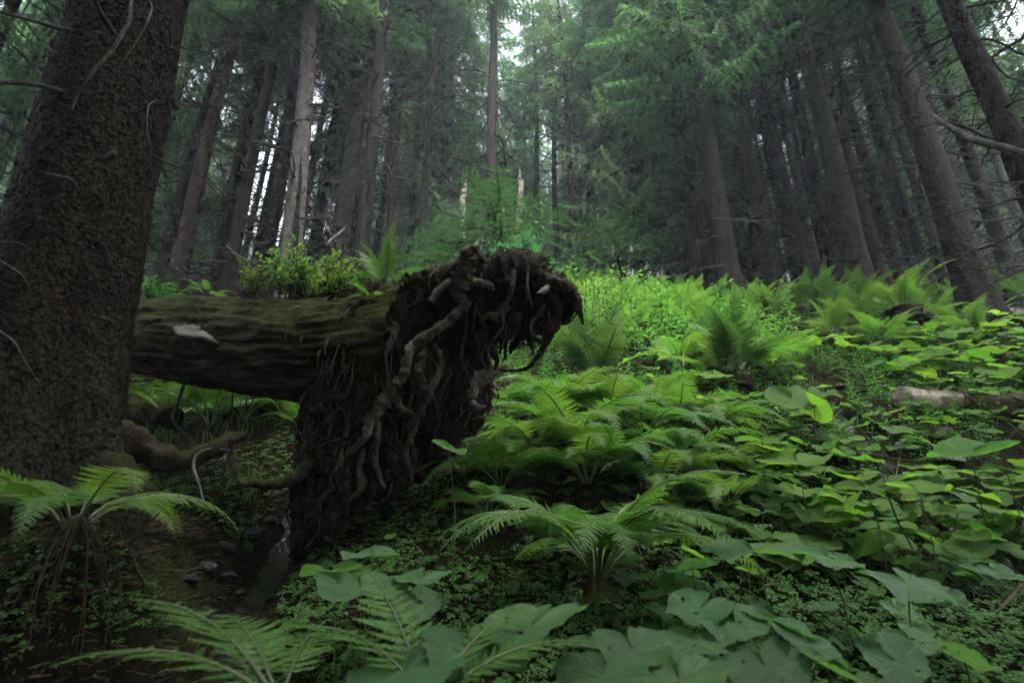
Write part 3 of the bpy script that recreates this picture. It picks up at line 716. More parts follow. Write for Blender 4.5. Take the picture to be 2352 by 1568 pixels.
# ================================================================== FALLEN TREE with root plate
FB = P(760, 1235, 2.9)
ft = thing('fallen_tree', FB, 'old uprooted tree, its mossy log hung above the stream by a tangled root plate', 'fallen tree')
def fl(name, me, parent=None): o = link(name, me, parent or ft, TM(-FB) if parent is None else None); return o
LOGP = [P(960, 800, 3.15), P(720, 808, 3.35), P(540, 788, 3.65), P(330, 770, 4.05), np.array([-5.2, 4.9, 1.95]), np.array([-8.5, 6.6, 2.75])]
def build_log():
    n, sides = 460, 132; c0_ = catmull(LOGP, 900); L = np.linspace(0, 1, n) ** 1.7; c = np.stack([np.interp(L, np.linspace(0, 1, 900), c0_[:, q]) for q in range(3)], -1)
    rad = np.interp(L, [0, .1, .25, .45, 1], [.40, .345, .315, .30, .20])
    T = nz(np.gradient(c, axis=0)); up = np.array([0, 0, 1.0]); V = []
    sd = nz(np.cross(T, up)); u2 = np.cross(sd, T); a = np.arange(sides) / sides * 6.28319
    arc = np.cumsum(np.r_[0, np.linalg.norm(np.diff(c, axis=0), axis=1)])
    A, S = np.meshgrid(a, arc, indexing='xy')
    q = np.stack([np.cos(A) * 1.0, np.sin(A) * 1.0, S * .55], -1)
    rr = rad[:, None] * (1 + .09 * fbm(q * 2.0, 3))
    rid = 1 - np.abs(fbm(np.stack([np.cos(A) * 6.5, np.sin(A) * 6.5, S * 1.3], -1), 3)) * 2
    rr = rr + .018 * rid + .026 * fbm(np.stack([np.cos(A) * 14, np.sin(A) * 14, S * 6], -1), 3) + .014 * (1 - 2.4 * np.abs(fbm(np.stack([np.cos(A) * 22, np.sin(A) * 22, S * 4], -1), 3))) - .05 * np.clip(fbm(np.stack([np.cos(A) * 3, np.sin(A) * 3, S * 2.2 + 9], -1), 2) - .25, 0, 1)
    V = c[:, None] + rr[..., None] * (np.cos(A)[..., None] * sd[:, None] + np.sin(A)[..., None] * u2[:, None])
    i, j = np.meshgrid(np.arange(n - 1), np.arange(sides), indexing='ij')
    Q = np.stack([i * sides + j, i * sides + (j + 1) % sides, (i + 1) * sides + (j + 1) % sides, (i + 1) * sides + j], -1).reshape(-1, 4)
    m = MB().add(V.reshape(-1, 3), Q); m.add(np.vstack([V[-1], c[-1]]), [[k, (k + 1) % sides, sides] for k in range(sides)])
    fl('log', m.mesh('log', M_log, True))
build_log()
# torn bark strips hanging on the log
def strip(px, py, D, l, w, lean, seed, mat=M_strip):
    p = P(px, py, D); d = np.array([lean, -.25, -1.0]); k = 6; V = []
    for i in range(k):
        t = i / (k - 1); c = p + nz(d) * l * t + np.array([0, -.05 * math.sin(t * 2.6), 0]) * (1 if seed % 2 else -.4)
        ww = w * (1 - .75 * t ** 1.5); V += [c + [-ww, .004, 0], c + [0, -.012 - .004 * (seed % 3), 0], c + [ww, .004, 0], c + [0, .010, 0]]
    Q = []
    for i in range(k - 1):
        for j in range(4): Q.append([i * 4 + j, i * 4 + (j + 1) % 4, i * 4 + 4 + (j + 1) % 4, i * 4 + 4 + j])
    fl('bark_strip', MB().add(V, Q).mesh('bark_strip', mat, True))
for k, (x, y, l, w, ln) in enumerate([(605, 728, .13, .014, -.25), (665, 762, .12, .014, .2), (630, 790, .12, .014, .55), (570, 795, .15, .012, .5), (530, 765, .14, .012, .2),
        (705, 770, .10, .010, -.1), (722, 790, .14, .012, -.2), (745, 800, .13, .013, -.1), (680, 780, .09, .010, .3), (560, 775, .08, .01, .3), (640, 742, .08, .012, .4), (760, 775, .16, .015, 0),
        (500, 720, .10, .012, .6), (455, 700, .12, .01, .8), (790, 790, .18, .017, .1), (772, 830, .16, .015, .05)]):
    strip(x, y, 3.03 + (700 - x) * .0018, l * .8, w * .8, ln, k, M_mossroot if k % 2 else M_strip)
# the long split at the top of the log: pale fibres
for k, (x0, x1, y) in enumerate([(440, 560, 694), (470, 640, 704), (520, 660, 718), (400, 500, 716), (590, 690, 706), (430, 610, 742), (520, 690, 752), (450, 540, 690)]):
    D0 = 3.42 + (700 - x0) * .0016; D1 = 3.42 + (700 - x1) * .0016
    pts = [P(x0, y - 6, D0 - .10), P((x0 + x1) / 2, y + 2 * math.sin(k), (D0 + D1) / 2 - .12), P(x1, y + 4, D1 - .10)]
    fl('wood_splinter', tube(pts, [.006, .016, .005], 5, 12, .5, .008, k, 20, .5).mesh('wood_splinter', M_strip if k % 2 else M_mossroot, True))
# bracket fungus
def fungus():
    c = P(458, 778, 3.30); n1, n2 = 40, 9; V = []
    ex = nz(P(520, 792, 3.20) - P(400, 768, 3.42)); out = nz(np.cross(ex, [0, 0, 1.0])); out = out if out[1] < 0 else -out
    for i in range(n1 + 1):
        th = math.pi * i / n1
        for j in range(n2 * 2):
            if j < n2: u = j / (n2 - 1); top = True
            else: u = 1 - (j - n2 + 1) / n2; top = False
            lob = 1 + .13 * math.sin(th * 5) + .07 * math.sin(th * 11 + 1)
            rx = .185 * lob * u; ry = .15 * lob * u
            h = (.055 * (1 - u ** 2) + .006 * math.sin(u * 22)) if top else -.045 * (1 - u) - .012
            V.append(c + ex * math.cos(th) * rx + out * (math.sin(th) * ry) + np.array([0, 0, h + .012 * math.sin(th * 3) + (.02 if math.cos(th) < 0 else -.01)]))
    m = n2 * 2; Q = [[i * m + j, i * m + (j + 1) % m, (i + 1) * m + (j + 1) % m, (i + 1) * m + j] for i in range(n1) for j in range(m)]
    o = fl('bracket_fungus', MB().add(V, Q).mesh('bracket_fungus', M_fungus, True)); o['label'] = 'large pale bracket fungus on the side of the log'
fungus()

# ---- root plate body
def plate():
    caps = [[(775, 795, 3.36, 95), (830, 790, 3.28, 115), (900, 770, 3.2, 125), (960, 740, 3.2, 100), (1040, 690, 3.2, 72), (1120, 655, 3.2, 50), (1200, 640, 3.2, 36), (1265, 665, 3.2, 30), (1280, 700, 3.2, 24)],
            [(728, 1240, 2.92, 42), (728, 1190, 2.92, 46), (755, 1120, 2.95, 66), (785, 1030, 3.0, 85), (830, 940, 3.1, 115), (890, 850, 3.15, 130), (960, 790, 3.2, 125)],
            [(730, 1250, 2.9, 35), (700, 1215, 2.92, 30), (745, 1020, 3.05, 42), (765, 930, 3.15, 50)],
            [(855, 1040, 3.02, 60), (915, 960, 3.15, 105), (985, 890, 3.3, 110), (1020, 800, 3.35, 105), (1060, 740, 3.32, 75), (1150, 690, 3.3, 42)],
            [(850, 1090, 3.0, 40), (955, 1010, 3.25, 66), (1050, 930, 3.45, 62), (1075, 870, 3.45, 48)],
            [(1010, 660, 3.15, 40), (1060, 640, 3.12, 36), (1130, 630, 3.15, 30), (1230, 625, 3.15, 22)],
            [(1180, 690, 3.25, 28), (1240, 715, 3.2, 22)], [(1060, 800, 3.35, 40), (1110, 770, 3.3, 26), (1165, 735, 3.25, 24)]]
    V, Fc, n = [], [], 0
    sph = []; nu, nv = 14, 9
    for i in range(nv + 1):
        for j in range(nu):
            th = math.pi * i / nv; ph = 2 * math.pi * j / nu; sph.append((math.sin(th) * math.cos(ph), math.sin(th) * math.sin(ph), math.cos(th)))
    sph = np.array(sph); sf = np.array([[i * nu + j, (i + 1) * nu + j, (i + 1) * nu + (j + 1) % nu, i * nu + (j + 1) % nu] for i in range(nv) for j in range(nu)])
    b = MB()
    for cp in caps:
        a = np.array([np.r_[P(x, y, D), r * D / F] for x, y, D, r in cp])
        c = catmull(a[:, :3], len(cp) * 5); rr = np.interp(np.linspace(0, 1, len(c)), np.linspace(0, 1, len(a)), a[:, 3])
        for p, q in zip(c, rr): b.add(sph * q * .82 + p, sf)
    me = b.mesh('tmp', M_plate); o = link('tmp', me)
    md = o.modifiers.new('r', 'REMESH'); md.mode = 'VOXEL'; md.voxel_size = .017
    dg = bpy.context.evaluated_depsgraph_get(); ev = o.evaluated_get(dg); em = ev.to_mesh()
    nvt = len(em.vertices); co = np.empty(nvt * 3, np.float32); em.vertices.foreach_get('co', co); co = co.reshape(-1, 3).astype(float)
    no = np.empty(nvt * 3, np.float32); em.vertex_normals.foreach_get('vector', no); no = no.reshape(-1, 3).astype(float)
    fc = np.array([list(p.vertices) for p in em.polygons if len(p.vertices) == 4]); ev.to_mesh_clear()
    bpy.data.objects.remove(o)
    # ridged, downward streaming relief
    ax = nz(P(1000, 700, 3.1) - P(760, 1200, 2.9)); s = co @ ax
    perp = co - np.outer(s, ax)
    warp = np.stack([fbm(co * 3.1 + 9 * k, 3) for k in range(3)], -1) * .22
    flow = nz(ax * .6 + np.array([0, 0, .8])); sf_ = co @ flow; pf = co - np.outer(sf_, flow)
    q = (pf + warp * .7) * 7.5 + np.outer(sf_, flow) * 1.1
    rid = 1 - np.abs(fbm(q, 4)) * 2.6
    rid2 = 1 - np.abs(fbm(q * 2.7 + 5, 3)) * 2.6
    d = .085 * (rid - .35) + .035 * rid2 + .05 * fbm(co * 2.5, 2) + .020 * (1 - np.abs(fbm(q * 7, 2)) * 3)
    co = co + no * np.clip(d, -.19, .11)[:, None]
    for hx, hy, hD, hr, hd in [(1005, 785, 2.95, .30, .30), (930, 985, 2.9, .20, .16), (1075, 735, 3.0, .17, .16), (835, 830, 2.95, .13, .12), (960, 1050, 2.95, .17, .12), (890, 840, 2.9, .11, .12), (985, 690, 2.98, .12, .09), (905, 905, 2.85, .10, .10), (1190, 690, 3.02, .10, .10)]:
        hc = P(hx, hy, hD); vd = nz(hc); rel = co - hc; lat = rel - np.outer(rel @ vd, vd); f = np.exp(-(np.linalg.norm(lat, axis=1) / hr) ** 2 * 1.6) * (no @ vd < .25)
        co = co + np.outer(f * hd, vd)
    fl('root_plate', MB().add(co, fc).mesh('root_plate', M_plate, True))
    rh = np.random.RandomState(89); ih = rh.choice(len(co), 2600); dh = nz(no[ih] * .7 + np.array([0, 0, -.7]) + rh.normal(size=(2600, 3)) * .5); lh = rh.uniform(.02, .13, 2600)[:, None]; sh = nz(np.cross(dh, rh.normal(size=(2600, 3)))) * .0013
    bh = co[ih]; mh = bh + dh * lh * .55; th = mh + nz(dh + np.array([0, 0, -.9]) + rh.normal(size=(2600, 3)) * .3) * lh * .5
    Vh = np.stack([bh - sh, bh + sh, mh + sh, mh - sh, th], 1).reshape(-1, 3); kh = np.arange(2600)[:, None] * 5; mb_ = MB().add(Vh, kh + np.array([[0, 1, 2, 3]])); mb_.f.append((kh + np.array([[3, 2, 4]]), 0))
    kind(fl('root_hairs', mb_.mesh('root_hairs', M_root)), 'stuff')
    from mathutils.kdtree import KDTree
    kd = KDTree(len(co))
    for i_, p_ in enumerate(co): kd.insert(p_, i_)
    kd.balance(); r = np.random.RandomState(88); ms = [MB(), MB()]
    for k in range(520):
        i_ = r.randint(len(co)); p = co[i_].copy(); pts = []; st = r.uniform(.03, .055); fdir = -flow + r.normal(size=3) * .35
        for q_ in range(r.randint(5, 15)):
            _, j_, _ = kd.find(p); nn = no[j_]; p = co[j_] * .6 + p * .4 + nn * .004; pts.append(p.copy())
            fdir = nz(fdir * .8 + np.r_[r.normal(size=3)] * .28 - flow * .2); p = p + nz(fdir - nn * (fdir @ nn)) * st
        w = r.choice([.002, .0035, .006, .010], p=[.42, .33, .18, .07]); ms[k % 2].merge(tube(pts, [w, w * 1.1, w * .4], 5, len(pts) * 2, .5 if w > .006 else 0, .006, k, 30))
    kind(fl('fine_roots', ms[0].mesh('fine_roots', M_root, True)), 'stuff'); kind(fl('fine_roots', ms[1].mesh('fine_roots', M_plate, True)), 'stuff')
plate()
# ---- roots
def root(pts, rads, mat=M_root, sides=9, rough=.55, wob=.02, seed=0, name='root', squash=1.0):
    q = [P(*x) for x in pts]; rr = [x * pts[min(len(pts) - 1, int(i * len(pts) / len(rads)))][2] / F for i, x in enumerate(rads)]
    n = len(pts) * 16; rough = rough * 1.5; rr = [x * (.74 if name == 'root' else .8) for x in rr]
    return fl(name, tube(q, rr, sides + 3, n, rough, wob * 1.4, seed, 30, squash).mesh(name, mat, True))
o = root([(790, 960, 2.92), (760, 1010, 2.85), (722, 1050, 2.8), (690, 1085, 2.78), (640, 1108, 2.76), (590, 1112, 2.76), (556, 1104, 2.78)], [26, 30, 28, 22, 17, 14, 13], M_mossroot, 12, .3, .01, 1); o['label'] = 'mossy hooked root reaching out over the stream'
root([(575, 1112, 2.76), (552, 1105, 2.77), (540, 1070, 2.8), (532, 1035, 2.83), (520, 1005, 2.86)], [9, 15, 15, 12, 3], M_mossroot, 9, .4, .01, 2)
root([(905, 745, 2.92), (900, 765, 2.88), (890, 790, 2.85), (878, 830, 2.85), (890, 860, 2.86), (905, 880, 2.9)], [12, 12, 11, 11, 9, 4], M_root, 9, .5, .02, 3)
root([(905, 762, 2.9), (880, 757, 2.86), (868, 775, 2.85)], [8, 10, 9], M_root, 8, .5, .01, 4)
root([(945, 790, 2.9), (928, 850, 2.86), (905, 890, 2.84), (880, 925, 2.82), (850, 965, 2.8), (838, 1000, 2.8), (800, 1045, 2.82)], [14, 15, 17, 22, 18, 14, 8], M_root, 10, .6, .02, 5)
root([(980, 800, 2.92), (968, 850, 2.88), (970, 890, 2.88), (985, 905, 2.88), (965, 940, 2.88), (950, 980, 2.88), (935, 1040, 2.9), (942, 1100, 2.92)], [12, 13, 14, 14, 12, 10, 10, 8], M_root, 10, .6, .015, 6)
root([(985, 905, 2.88), (1010, 870, 2.9), (1015, 820, 2.93), (1000, 795, 2.95)], [12, 10, 9, 8], M_root, 8, .6, .015, 7)
root([(900, 900, 2.86), (925, 935, 2.86), (950, 945, 2.87)], [14, 10, 5], M_root, 8, .5, .01, 8)
root([(870, 930, 2.8), (872, 985, 2.82), (862, 1040, 2.83), (872, 1090, 2.85), (885, 1120, 2.86)], [10, 12, 11, 9, 5], M_root, 8, .6, .02, 9)
root([(1075, 690, 2.98), (1030, 735, 2.94), (985, 765, 2.94), (945, 790, 2.95)], [16, 15, 16, 18], M_root, 9, .4, .015, 10)
root([(700, 990, 2.95), (712, 1050, 2.86), (722, 1120, 2.82), (705, 1180, 2.8), (690, 1220, 2.8)], [24, 22, 18, 20, 14], M_plate, 10, .6, .03, 11)
root([(760, 1000, 2.88), (770, 1070, 2.82), (790, 1130, 2.8), (770, 1180, 2.78), (735, 1225, 2.76)], [20, 20, 18, 22, 16], M_plate, 10, .7, .03, 12)
root([(835, 1030, 2.86), (820, 1080, 2.82), (828, 1120, 2.8), (800, 1150, 2.79), (778, 1160, 2.78)], [12, 12, 10, 8, 4], M_root, 8, .5, .02, 13)
# overhanging head at the right
root([(1225, 640, 3.1), (1275, 650, 3.08), (1310, 668, 3.08), (1322, 695, 3.08), (1332, 722, 3.08), (1338, 742, 3.08)], [20, 22, 20, 14, 9, 4], M_root, 11, .7, .02, 14)
root([(1268, 668, 3.12), (1282, 705, 3.1), (1275, 745, 3.1), (1258, 770, 3.1), (1248, 795, 3.1), (1228, 832, 3.1), (1205, 850, 3.12), (1175, 852, 3.15), (1130, 848, 3.2)], [18, 17, 17, 16, 11, 7, 6, 5, 3], M_plate, 10, .6, .015, 15)
root([(1248, 700, 3.08), (1240, 715, 3.06), (1228, 730, 3.06), (1218, 745, 3.07), (1222, 770, 3.08), (1245, 785, 3.1)], [8, 8, 7, 6, 6, 7], M_root, 7, .5, .01, 16)
root([(1255, 735, 3.1), (1258, 755, 3.1), (1250, 780, 3.1)], [3, 4, 3], M_root, 6, .4, .01, 17)
root([(1165, 735, 3.15), (1205, 745, 3.12), (1190, 775, 3.12), (1175, 800, 3.13), (1170, 815, 3.14)], [24, 22, 16, 9, 4], M_plate, 10, .7, .02, 18)
root([(1215, 740, 3.12), (1212, 770, 3.12), (1216, 800, 3.12)], [12, 9, 4], M_plate, 7, .7, .01, 19)
root([(1150, 765, 3.18), (1152, 790, 3.18), (1148, 812, 3.18)], [11, 8, 3], M_plate, 7, .8, .01, 20)
root([(1130, 780, 3.2), (1135, 800, 3.19), (1128, 812, 3.19)], [9, 6, 2], M_plate, 7, .8, .01, 21)
root([(1095, 800, 3.2), (1125, 800, 3.1), (1140, 825, 3.05), (1137, 850, 3.03)], [18, 15, 9, 4], M_plate, 8, .4, .01, 22)
root([(1180, 620, 3.0), (1180, 655, 2.97), (1172, 685, 2.97), (1162, 705, 2.98)], [8, 8, 6, 3], M_root, 7, .4, .01, 23)
root([(1212, 612, 3.02), (1210, 650, 2.99), (1212, 680, 2.99), (1222, 705, 3.0)], [5, 6, 6, 4], M_root, 7, .4, .01, 24)
root([(1262, 655, 3.05), (1250, 668, 3.0), (1234, 674, 2.98)], [10, 8, 2], M_palewood, 7, .5, .01, 25)
root([(1168, 705, 3.06), (1150, 730, 3.04), (1120, 722, 3.02), (1095, 735, 3.02)], [18, 16, 10, 4], M_mossroot, 8, .6, .02, 26)
# curl on top
o = root([(1060, 655, 3.0), (1070, 615, 2.98), (1066, 592, 2.96), (1074, 576, 2.95), (1092, 574, 2.95), (1104, 590, 2.94), (1116, 602, 2.94)], [34, 26, 18, 15, 14, 9, 4], M_root, 9, .7, .01, 27); o['label'] = 'dark curled root stub on top of the root plate'
root([(1072, 612, 2.97), (1095, 604, 2.95), (1120, 606, 2.94)], [17, 11, 3], M_root, 7, .5, .01, 28)
root([(1105, 640, 3.05), (1122, 612, 3.04), (1132, 592, 3.04)], [9, 7, 4], M_root, 6, .4, .005, 29)
root([(1060, 650, 3.0), (1100, 645, 2.98), (1125, 655, 2.97), (1132, 665, 2.97)], [14, 13, 9, 4], M_root, 8, .7, .02, 30)
root([(1040, 660, 3.0), (1062, 690, 2.96), (1068, 720, 2.96)], [16, 14, 6], M_mossroot, 8, .7, .02, 31)
root([(990, 690, 3.02), (1010, 665, 3.0), (1030, 650, 3.02), (1055, 640, 3.05)], [10, 12, 10, 8], M_palewood, 8, .5, .01, 32)
root([(930, 700, 3.05), (960, 660, 3.1), (1010, 636, 3.15), (1060, 630, 3.2)], [10, 12, 10, 6], M_plate, 8, .6, .02, 33, squash=.4)
o = root([(1070, 905, 3.2), (1090, 880, 3.18), (1120, 862, 3.18), (1148, 848, 3.2), (1165, 838, 3.22)], [30, 26, 20, 15, 5], M_palewood, 10, .4, .02, 34); o['label'] = 'pale bleached splintered root at the right foot of the root plate'
root([(1085, 925, 3.15), (1100, 935, 3.1), (1115, 930, 3.1)], [10, 8, 3], M_palewood, 7, .4, .01, 35)
root([(985, 815, 2.98), (1000, 842, 2.95), (1030, 850, 2.95), (1012, 895, 2.96), (1005, 935, 2.98)], [7, 7, 6, 5, 3], M_root, 7, .5, .02, 36)
rr_ = np.random.RandomState(76)
for k in range(20):     # broken spikes on the upper edge
    x = rr_.uniform(960, 1290); y = np.interp(x, [960, 1060, 1130, 1240, 1290], [668, 640, 618, 612, 645]) + 10; D = 3.08 + rr_.uniform(-.06, .08); dx = rr_.uniform(-22, 26); h = rr_.uniform(10, 34)
    root([(x, y + 14, D), (x + dx * .4, y - h * .4, D - .03), (x + dx, y - h, D - .05)], [rr_.uniform(6, 12), rr_.uniform(4, 7), 1.5], [M_root, M_plate][k % 2], 6, .7, .012, 300 + k)
for k in range(30):     # fringe below the overhang
    x = rr_.uniform(1090, 1285); y = np.interp(x, [1090, 1160, 1230, 1285], [770, 735, 715, 680]) - 6; D = 3.14 + rr_.uniform(-.1, .1); pts = [(x, y, D)]
    for q in range(rr_.randint(2, 5)): x += rr_.uniform(-12, 9); y += rr_.uniform(14, 34); pts.append((x, y, D + rr_.uniform(-.03, .03)))
    w = rr_.choice([3, 5, 9, 14], p=[.35, .3, .2, .15]); root(pts, [w * 1.6, w, w * .8, w * .25], M_plate, 5, .8, .015, 340 + k)
# extra streaming roots over the face
rr_ = np.random.RandomState(77)
for k in range(26):
    t = rr_.rand(); cx = 780 + 420 * t ** 1.1 + rr_.uniform(-60, 40); cyy = 960 - 300 * t + rr_.uniform(-60, 90); D = 2.93 + .1 * t + rr_.uniform(-.03, .05)
    pts = [(cx, cyy, D)]; dx = rr_.uniform(-10, 6)
    for q in range(rr_.randint(3, 6)):
        cx += dx + rr_.uniform(-16, 16); cyy += rr_.uniform(22, 42); pts.append((cx, cyy, D - .02 * q + rr_.uniform(-.02, .02)))
    w = rr_.uniform(1.5, 6); root(pts, [w, w * 1.1, w * .8, w * .3], [M_root, M_plate, M_root, M_mossroot][k % 4], 7, .6, .02, 50 + k)
# thin hanging rootlets left of the plate
for k in range(34):
    x = rr_.uniform(745, 905); y = rr_.uniform(700, 800) - (x - 745) * .15; D = 2.95 + rr_.uniform(-.08, .08)
    pts = [(x, y, D + .1)]; dx = rr_.uniform(-14, 6)
    for q in range(4): x += dx + rr_.uniform(-9, 9); y += rr_.uniform(18, 45); pts.append((x, y, D - .05 * min(q, 2)))
    root(pts, [1.6, 1.5, 1.2, .6], M_dead if k % 3 else M_dead_pale, 4, 0, .006, 120 + k, 'rootlet')
root([(805, 700, 2.95), (798, 715, 2.9), (780, 728, 2.88), (765, 755, 2.9)], [1, 2.6, 2.4, 1.2], M_dead_pale, 5, 0, .004, 170, 'rootlet')
root([(870, 735, 2.9), (840, 765, 2.88), (835, 800, 2.88), (790, 840, 2.87), (772, 860, 2.87), (775, 880, 2.87)], [1.5, 2, 2, 2, 1.6, 1], M_dead, 5, 0, .004, 171, 'rootlet')
# soil crust along the top of the log where the shrubs grow
def soil_top():
    m = MB(); r = np.random.RandomState(9)
    c = catmull([P(1000, 668, 3.25), P(930, 695, 3.28), P(850, 712, 3.3), P(760, 708, 3.36), P(690, 700, 3.42), P(600, 690, 3.55)], 60)
    o = tube(c, np.interp(np.linspace(0, 1, 60), [0, .1, .6, 1], [.03, .08, .08, .02]), 22, 110, .45, .03, 5, 12, 1.5)
    fl('soil_crust', o.mesh('soil_crust', M_ground, True))
soil_top()
def moss_fuzz(name, C, Nn, n, l0, l1, seed, parent=None, mat=None, w=.0022):
    r = np.random.RandomState(seed); d = nz(Nn + r.normal(size=(n, 3)) * .55); l = r.uniform(l0, l1, n)[:, None]
    s_ = nz(np.cross(d, r.normal(size=(n, 3)))) * w
    V = np.stack([C - s_, C + s_, C + d * l], 1).reshape(-1, 3); me = MB().add(V, np.arange(n * 3).reshape(-1, 3)).mesh(name, mat or M_moss)
    return kind(fl(name, me) if parent is None else link(name, me), 'stuff')
scar()
M_moss = m_leaf('moss', (.045, .062, .014), (.07, .10, .02), .8, .3, .45, .2)
def log_moss():
    r = np.random.RandomState(97); me = bpy.data.objects['log'].data; nv = len(me.vertices); co = np.empty(nv * 3, np.float32); me.vertices.foreach_get('co', co); co = co.reshape(-1, 3).astype(float)
    no = np.empty(nv * 3, np.float32); me.vertex_normals.foreach_get('vector', no); no = no.reshape(-1, 3).astype(float)
    wgt = np.clip(no[:, 2] + .35, 0, 1) * np.clip(fbm(co * 3.2 + 4, 3) * 2.2 + .35, 0, 1) * (co[:, 0] > -4.5); wgt /= wgt.sum()
    i = r.choice(nv, 26000, p=wgt); moss_fuzz('moss', co[i] + r.normal(size=(26000, 3)) * .006, no[i], 26000, .006, .022, 5)
    wgt = np.clip(.5 - np.abs(no[:, 2]), 0, 1) * (no[:, 1] < .2) * (co[:, 0] > -3.4) * np.clip(fbm(co * 4 + 14, 3) * 3, 0, 1); wgt /= wgt.sum()
    i = r.choice(nv, 2600, p=wgt); moss_fuzz('bark_shreds', co[i], no[i] * .5 + np.array([0, 0, -.8]), 2600, .02, .09, 6, None, M_strip, .0035)
log_moss()
def log_fibres():
    r = np.random.RandomState(99); me = bpy.data.objects['log'].data; nv = len(me.vertices); co = np.empty(nv * 3, np.float32); me.vertices.foreach_get('co', co); co = co.reshape(-1, 3).astype(float)
    no = np.empty(nv * 3, np.float32); me.vertex_normals.foreach_get('vector', no); no = no.reshape(-1, 3).astype(float)
    wgt = (no[:, 1] < .3) * (co[:, 0] > -3.6) * np.clip(fbm(co * np.array([1.0, 3, 3]) + 24, 3) * 3 + .25, 0, 1); wgt = wgt / wgt.sum()
    n = 1500; i = r.choice(nv, n, p=wgt); ax = nz(LOGP[1] - LOGP[3]); d = nz(ax + r.normal(size=(n, 3)) * .16 + no[i] * .10); d = d * np.where(r.rand(n) < .5, 1, -1)[:, None]
    l = r.uniform(.04, .22, n)[:, None]; w = nz(np.cross(d, no[i])) * r.uniform(.003, .011, n)[:, None]; b = co[i] + no[i] * .003; up = no[i] * r.uniform(.004, .02, n)[:, None]; mid = b + d * l * .5 + up * .5
    V = np.stack([b - w, b + w, mid - w * .9 + up * .2, mid + w * .9 + up * .2, b + d * l + up, b + no[i] * .006, mid + up * .5], 1).reshape(-1, 3); k = np.arange(n)[:, None] * 7
    T = np.concatenate([k + np.array([q]) for q in ([0, 5, 2], [5, 6, 2], [5, 1, 6], [1, 3, 6], [2, 6, 4], [6, 3, 4])])
    kind(fl('wood_fibres', MB().add(V, T).mesh('wood_fibres', M_strip)), 'stuff')
log_fibres()

# ================================================================== FERNS
def frond_curve(phi0, phi1, p=1.3, n=60):
    s = np.linspace(0, 1, n); ph = np.radians(phi0 + (phi1 - phi0) * s ** p)
    d = np.c_[np.cos(ph), 0 * s, np.sin(ph)]; c = np.cumsum(d, 0) / n; return s, c - c[0], d
def pinna_quads(N=9, w=.20, curl=.1):
    """unit pinna along +X in the XY plane, made of toothed pinnules"""
    V = []; t = (np.arange(N) + .3) / N
    for sg in (1, -1):
        l = w * (1 - t) ** .7 * np.clip(t * 9, .4, 1) + .012
        b = 1.0 / N * .46
        p0 = np.c_[t - b, 0 * t, 0 * t]; p1 = np.c_[t - b * .7 + l * .2, sg * l * .65, -curl * l]; p2 = np.c_[t + l * .42 + b * .2, sg * l, -curl * 1.6 * l]; p3 = np.c_[t + b, 0 * t, 0 * t]
        V.append(np.stack([p0, p1, p2, p3] if sg > 0 else [p3, p2, p1, p0], 1))
    return np.concatenate(V)          # (2N,4,3)
PQ = pinna_quads(14, .115)
def pinna_frames(phi0, phi1, p, pairs, wid, start, droop, seed):
    r = np.random.RandomState(seed); s, c, d = frond_curve(phi0, phi1, p); out = []
    for k in range(pairs):
        t = start + (1 - start) * (k + .3) / pairs; u = (t - start) / (1 - start)
        pos = np.array([np.interp(t, s, c[:, q]) for q in range(3)]); T = nz(np.array([np.interp(t, s, d[:, q]) for q in range(3)]))
        prof = (1 - u) ** .85 * min(1, .5 + u * 2.2)
        N = np.array([-T[2], 0, T[0]])
        for sg in (1, -1):
            l = wid * prof * r.uniform(.88, 1.1) + .012; a = R(18 + 25 * u + r.uniform(-5, 5))
            A = nz(np.array([0, sg, 0]) * math.cos(a) + T * math.sin(a) - N * (droop + r.uniform(-.12, .12)))
            Y = nz(np.cross(N, A)); Z = np.cross(A, Y); M = np.eye(4); M[:3, 0] = A * l; M[:3, 1] = Y * l; M[:3, 2] = Z * l; M[:3, 3] = pos + T * r.uniform(-.004, .004)
            out.append(M)
    return s, c, out
def frond_mesh(phi0, phi1, p, seed, mat, pairs=34, wid=.21, start=.24, droop=.18):
    s, c, fr = pinna_frames(phi0, phi1, p, pairs, wid, start, droop, seed); m = MB()
    for M in fr:
        V = (PQ.reshape(-1, 3) @ M[:3, :3].T + M[:3, 3]); m.add(V, np.arange(len(V)).reshape(-1, 4), 0)
    m.merge(tube(c[::7], [.008, .006, .002], 4, 14), m=1)
    return m.mesh('frond', [mat, M_stalk])
FSH = [(80, -22, 1.1), (74, -48, 1.0), (60, -30, 1.1), (82, 20, 1.5), (62, -58, .9), (72, -5, 1.6), (86, 45, 1.4)]
FR = {nm: [frond_mesh(*q, 5 + k, mt) for k, q in enumerate(FSH)] for nm, mt in (('g', M_fern), ('y', M_fern_yel), ('d', M_fern_dark))}
STRAW = []
for k in range(9):
    q = np.random.RandomState(300 + k); a = q.uniform(-35, 30)
    s_, c_, _ = frond_curve(a, -70 - q.rand() * 22, q.uniform(.3, .8), 12); STRAW.append(tube(c_ + np.c_[s_ * 0, q.uniform(-.25, .25) * s_ ** 1.5, .03 * np.sin(s_ * 9)], [.006, .005, .002], 4, 9).mesh('dead_frond', M_straw, True))
nfern = 0
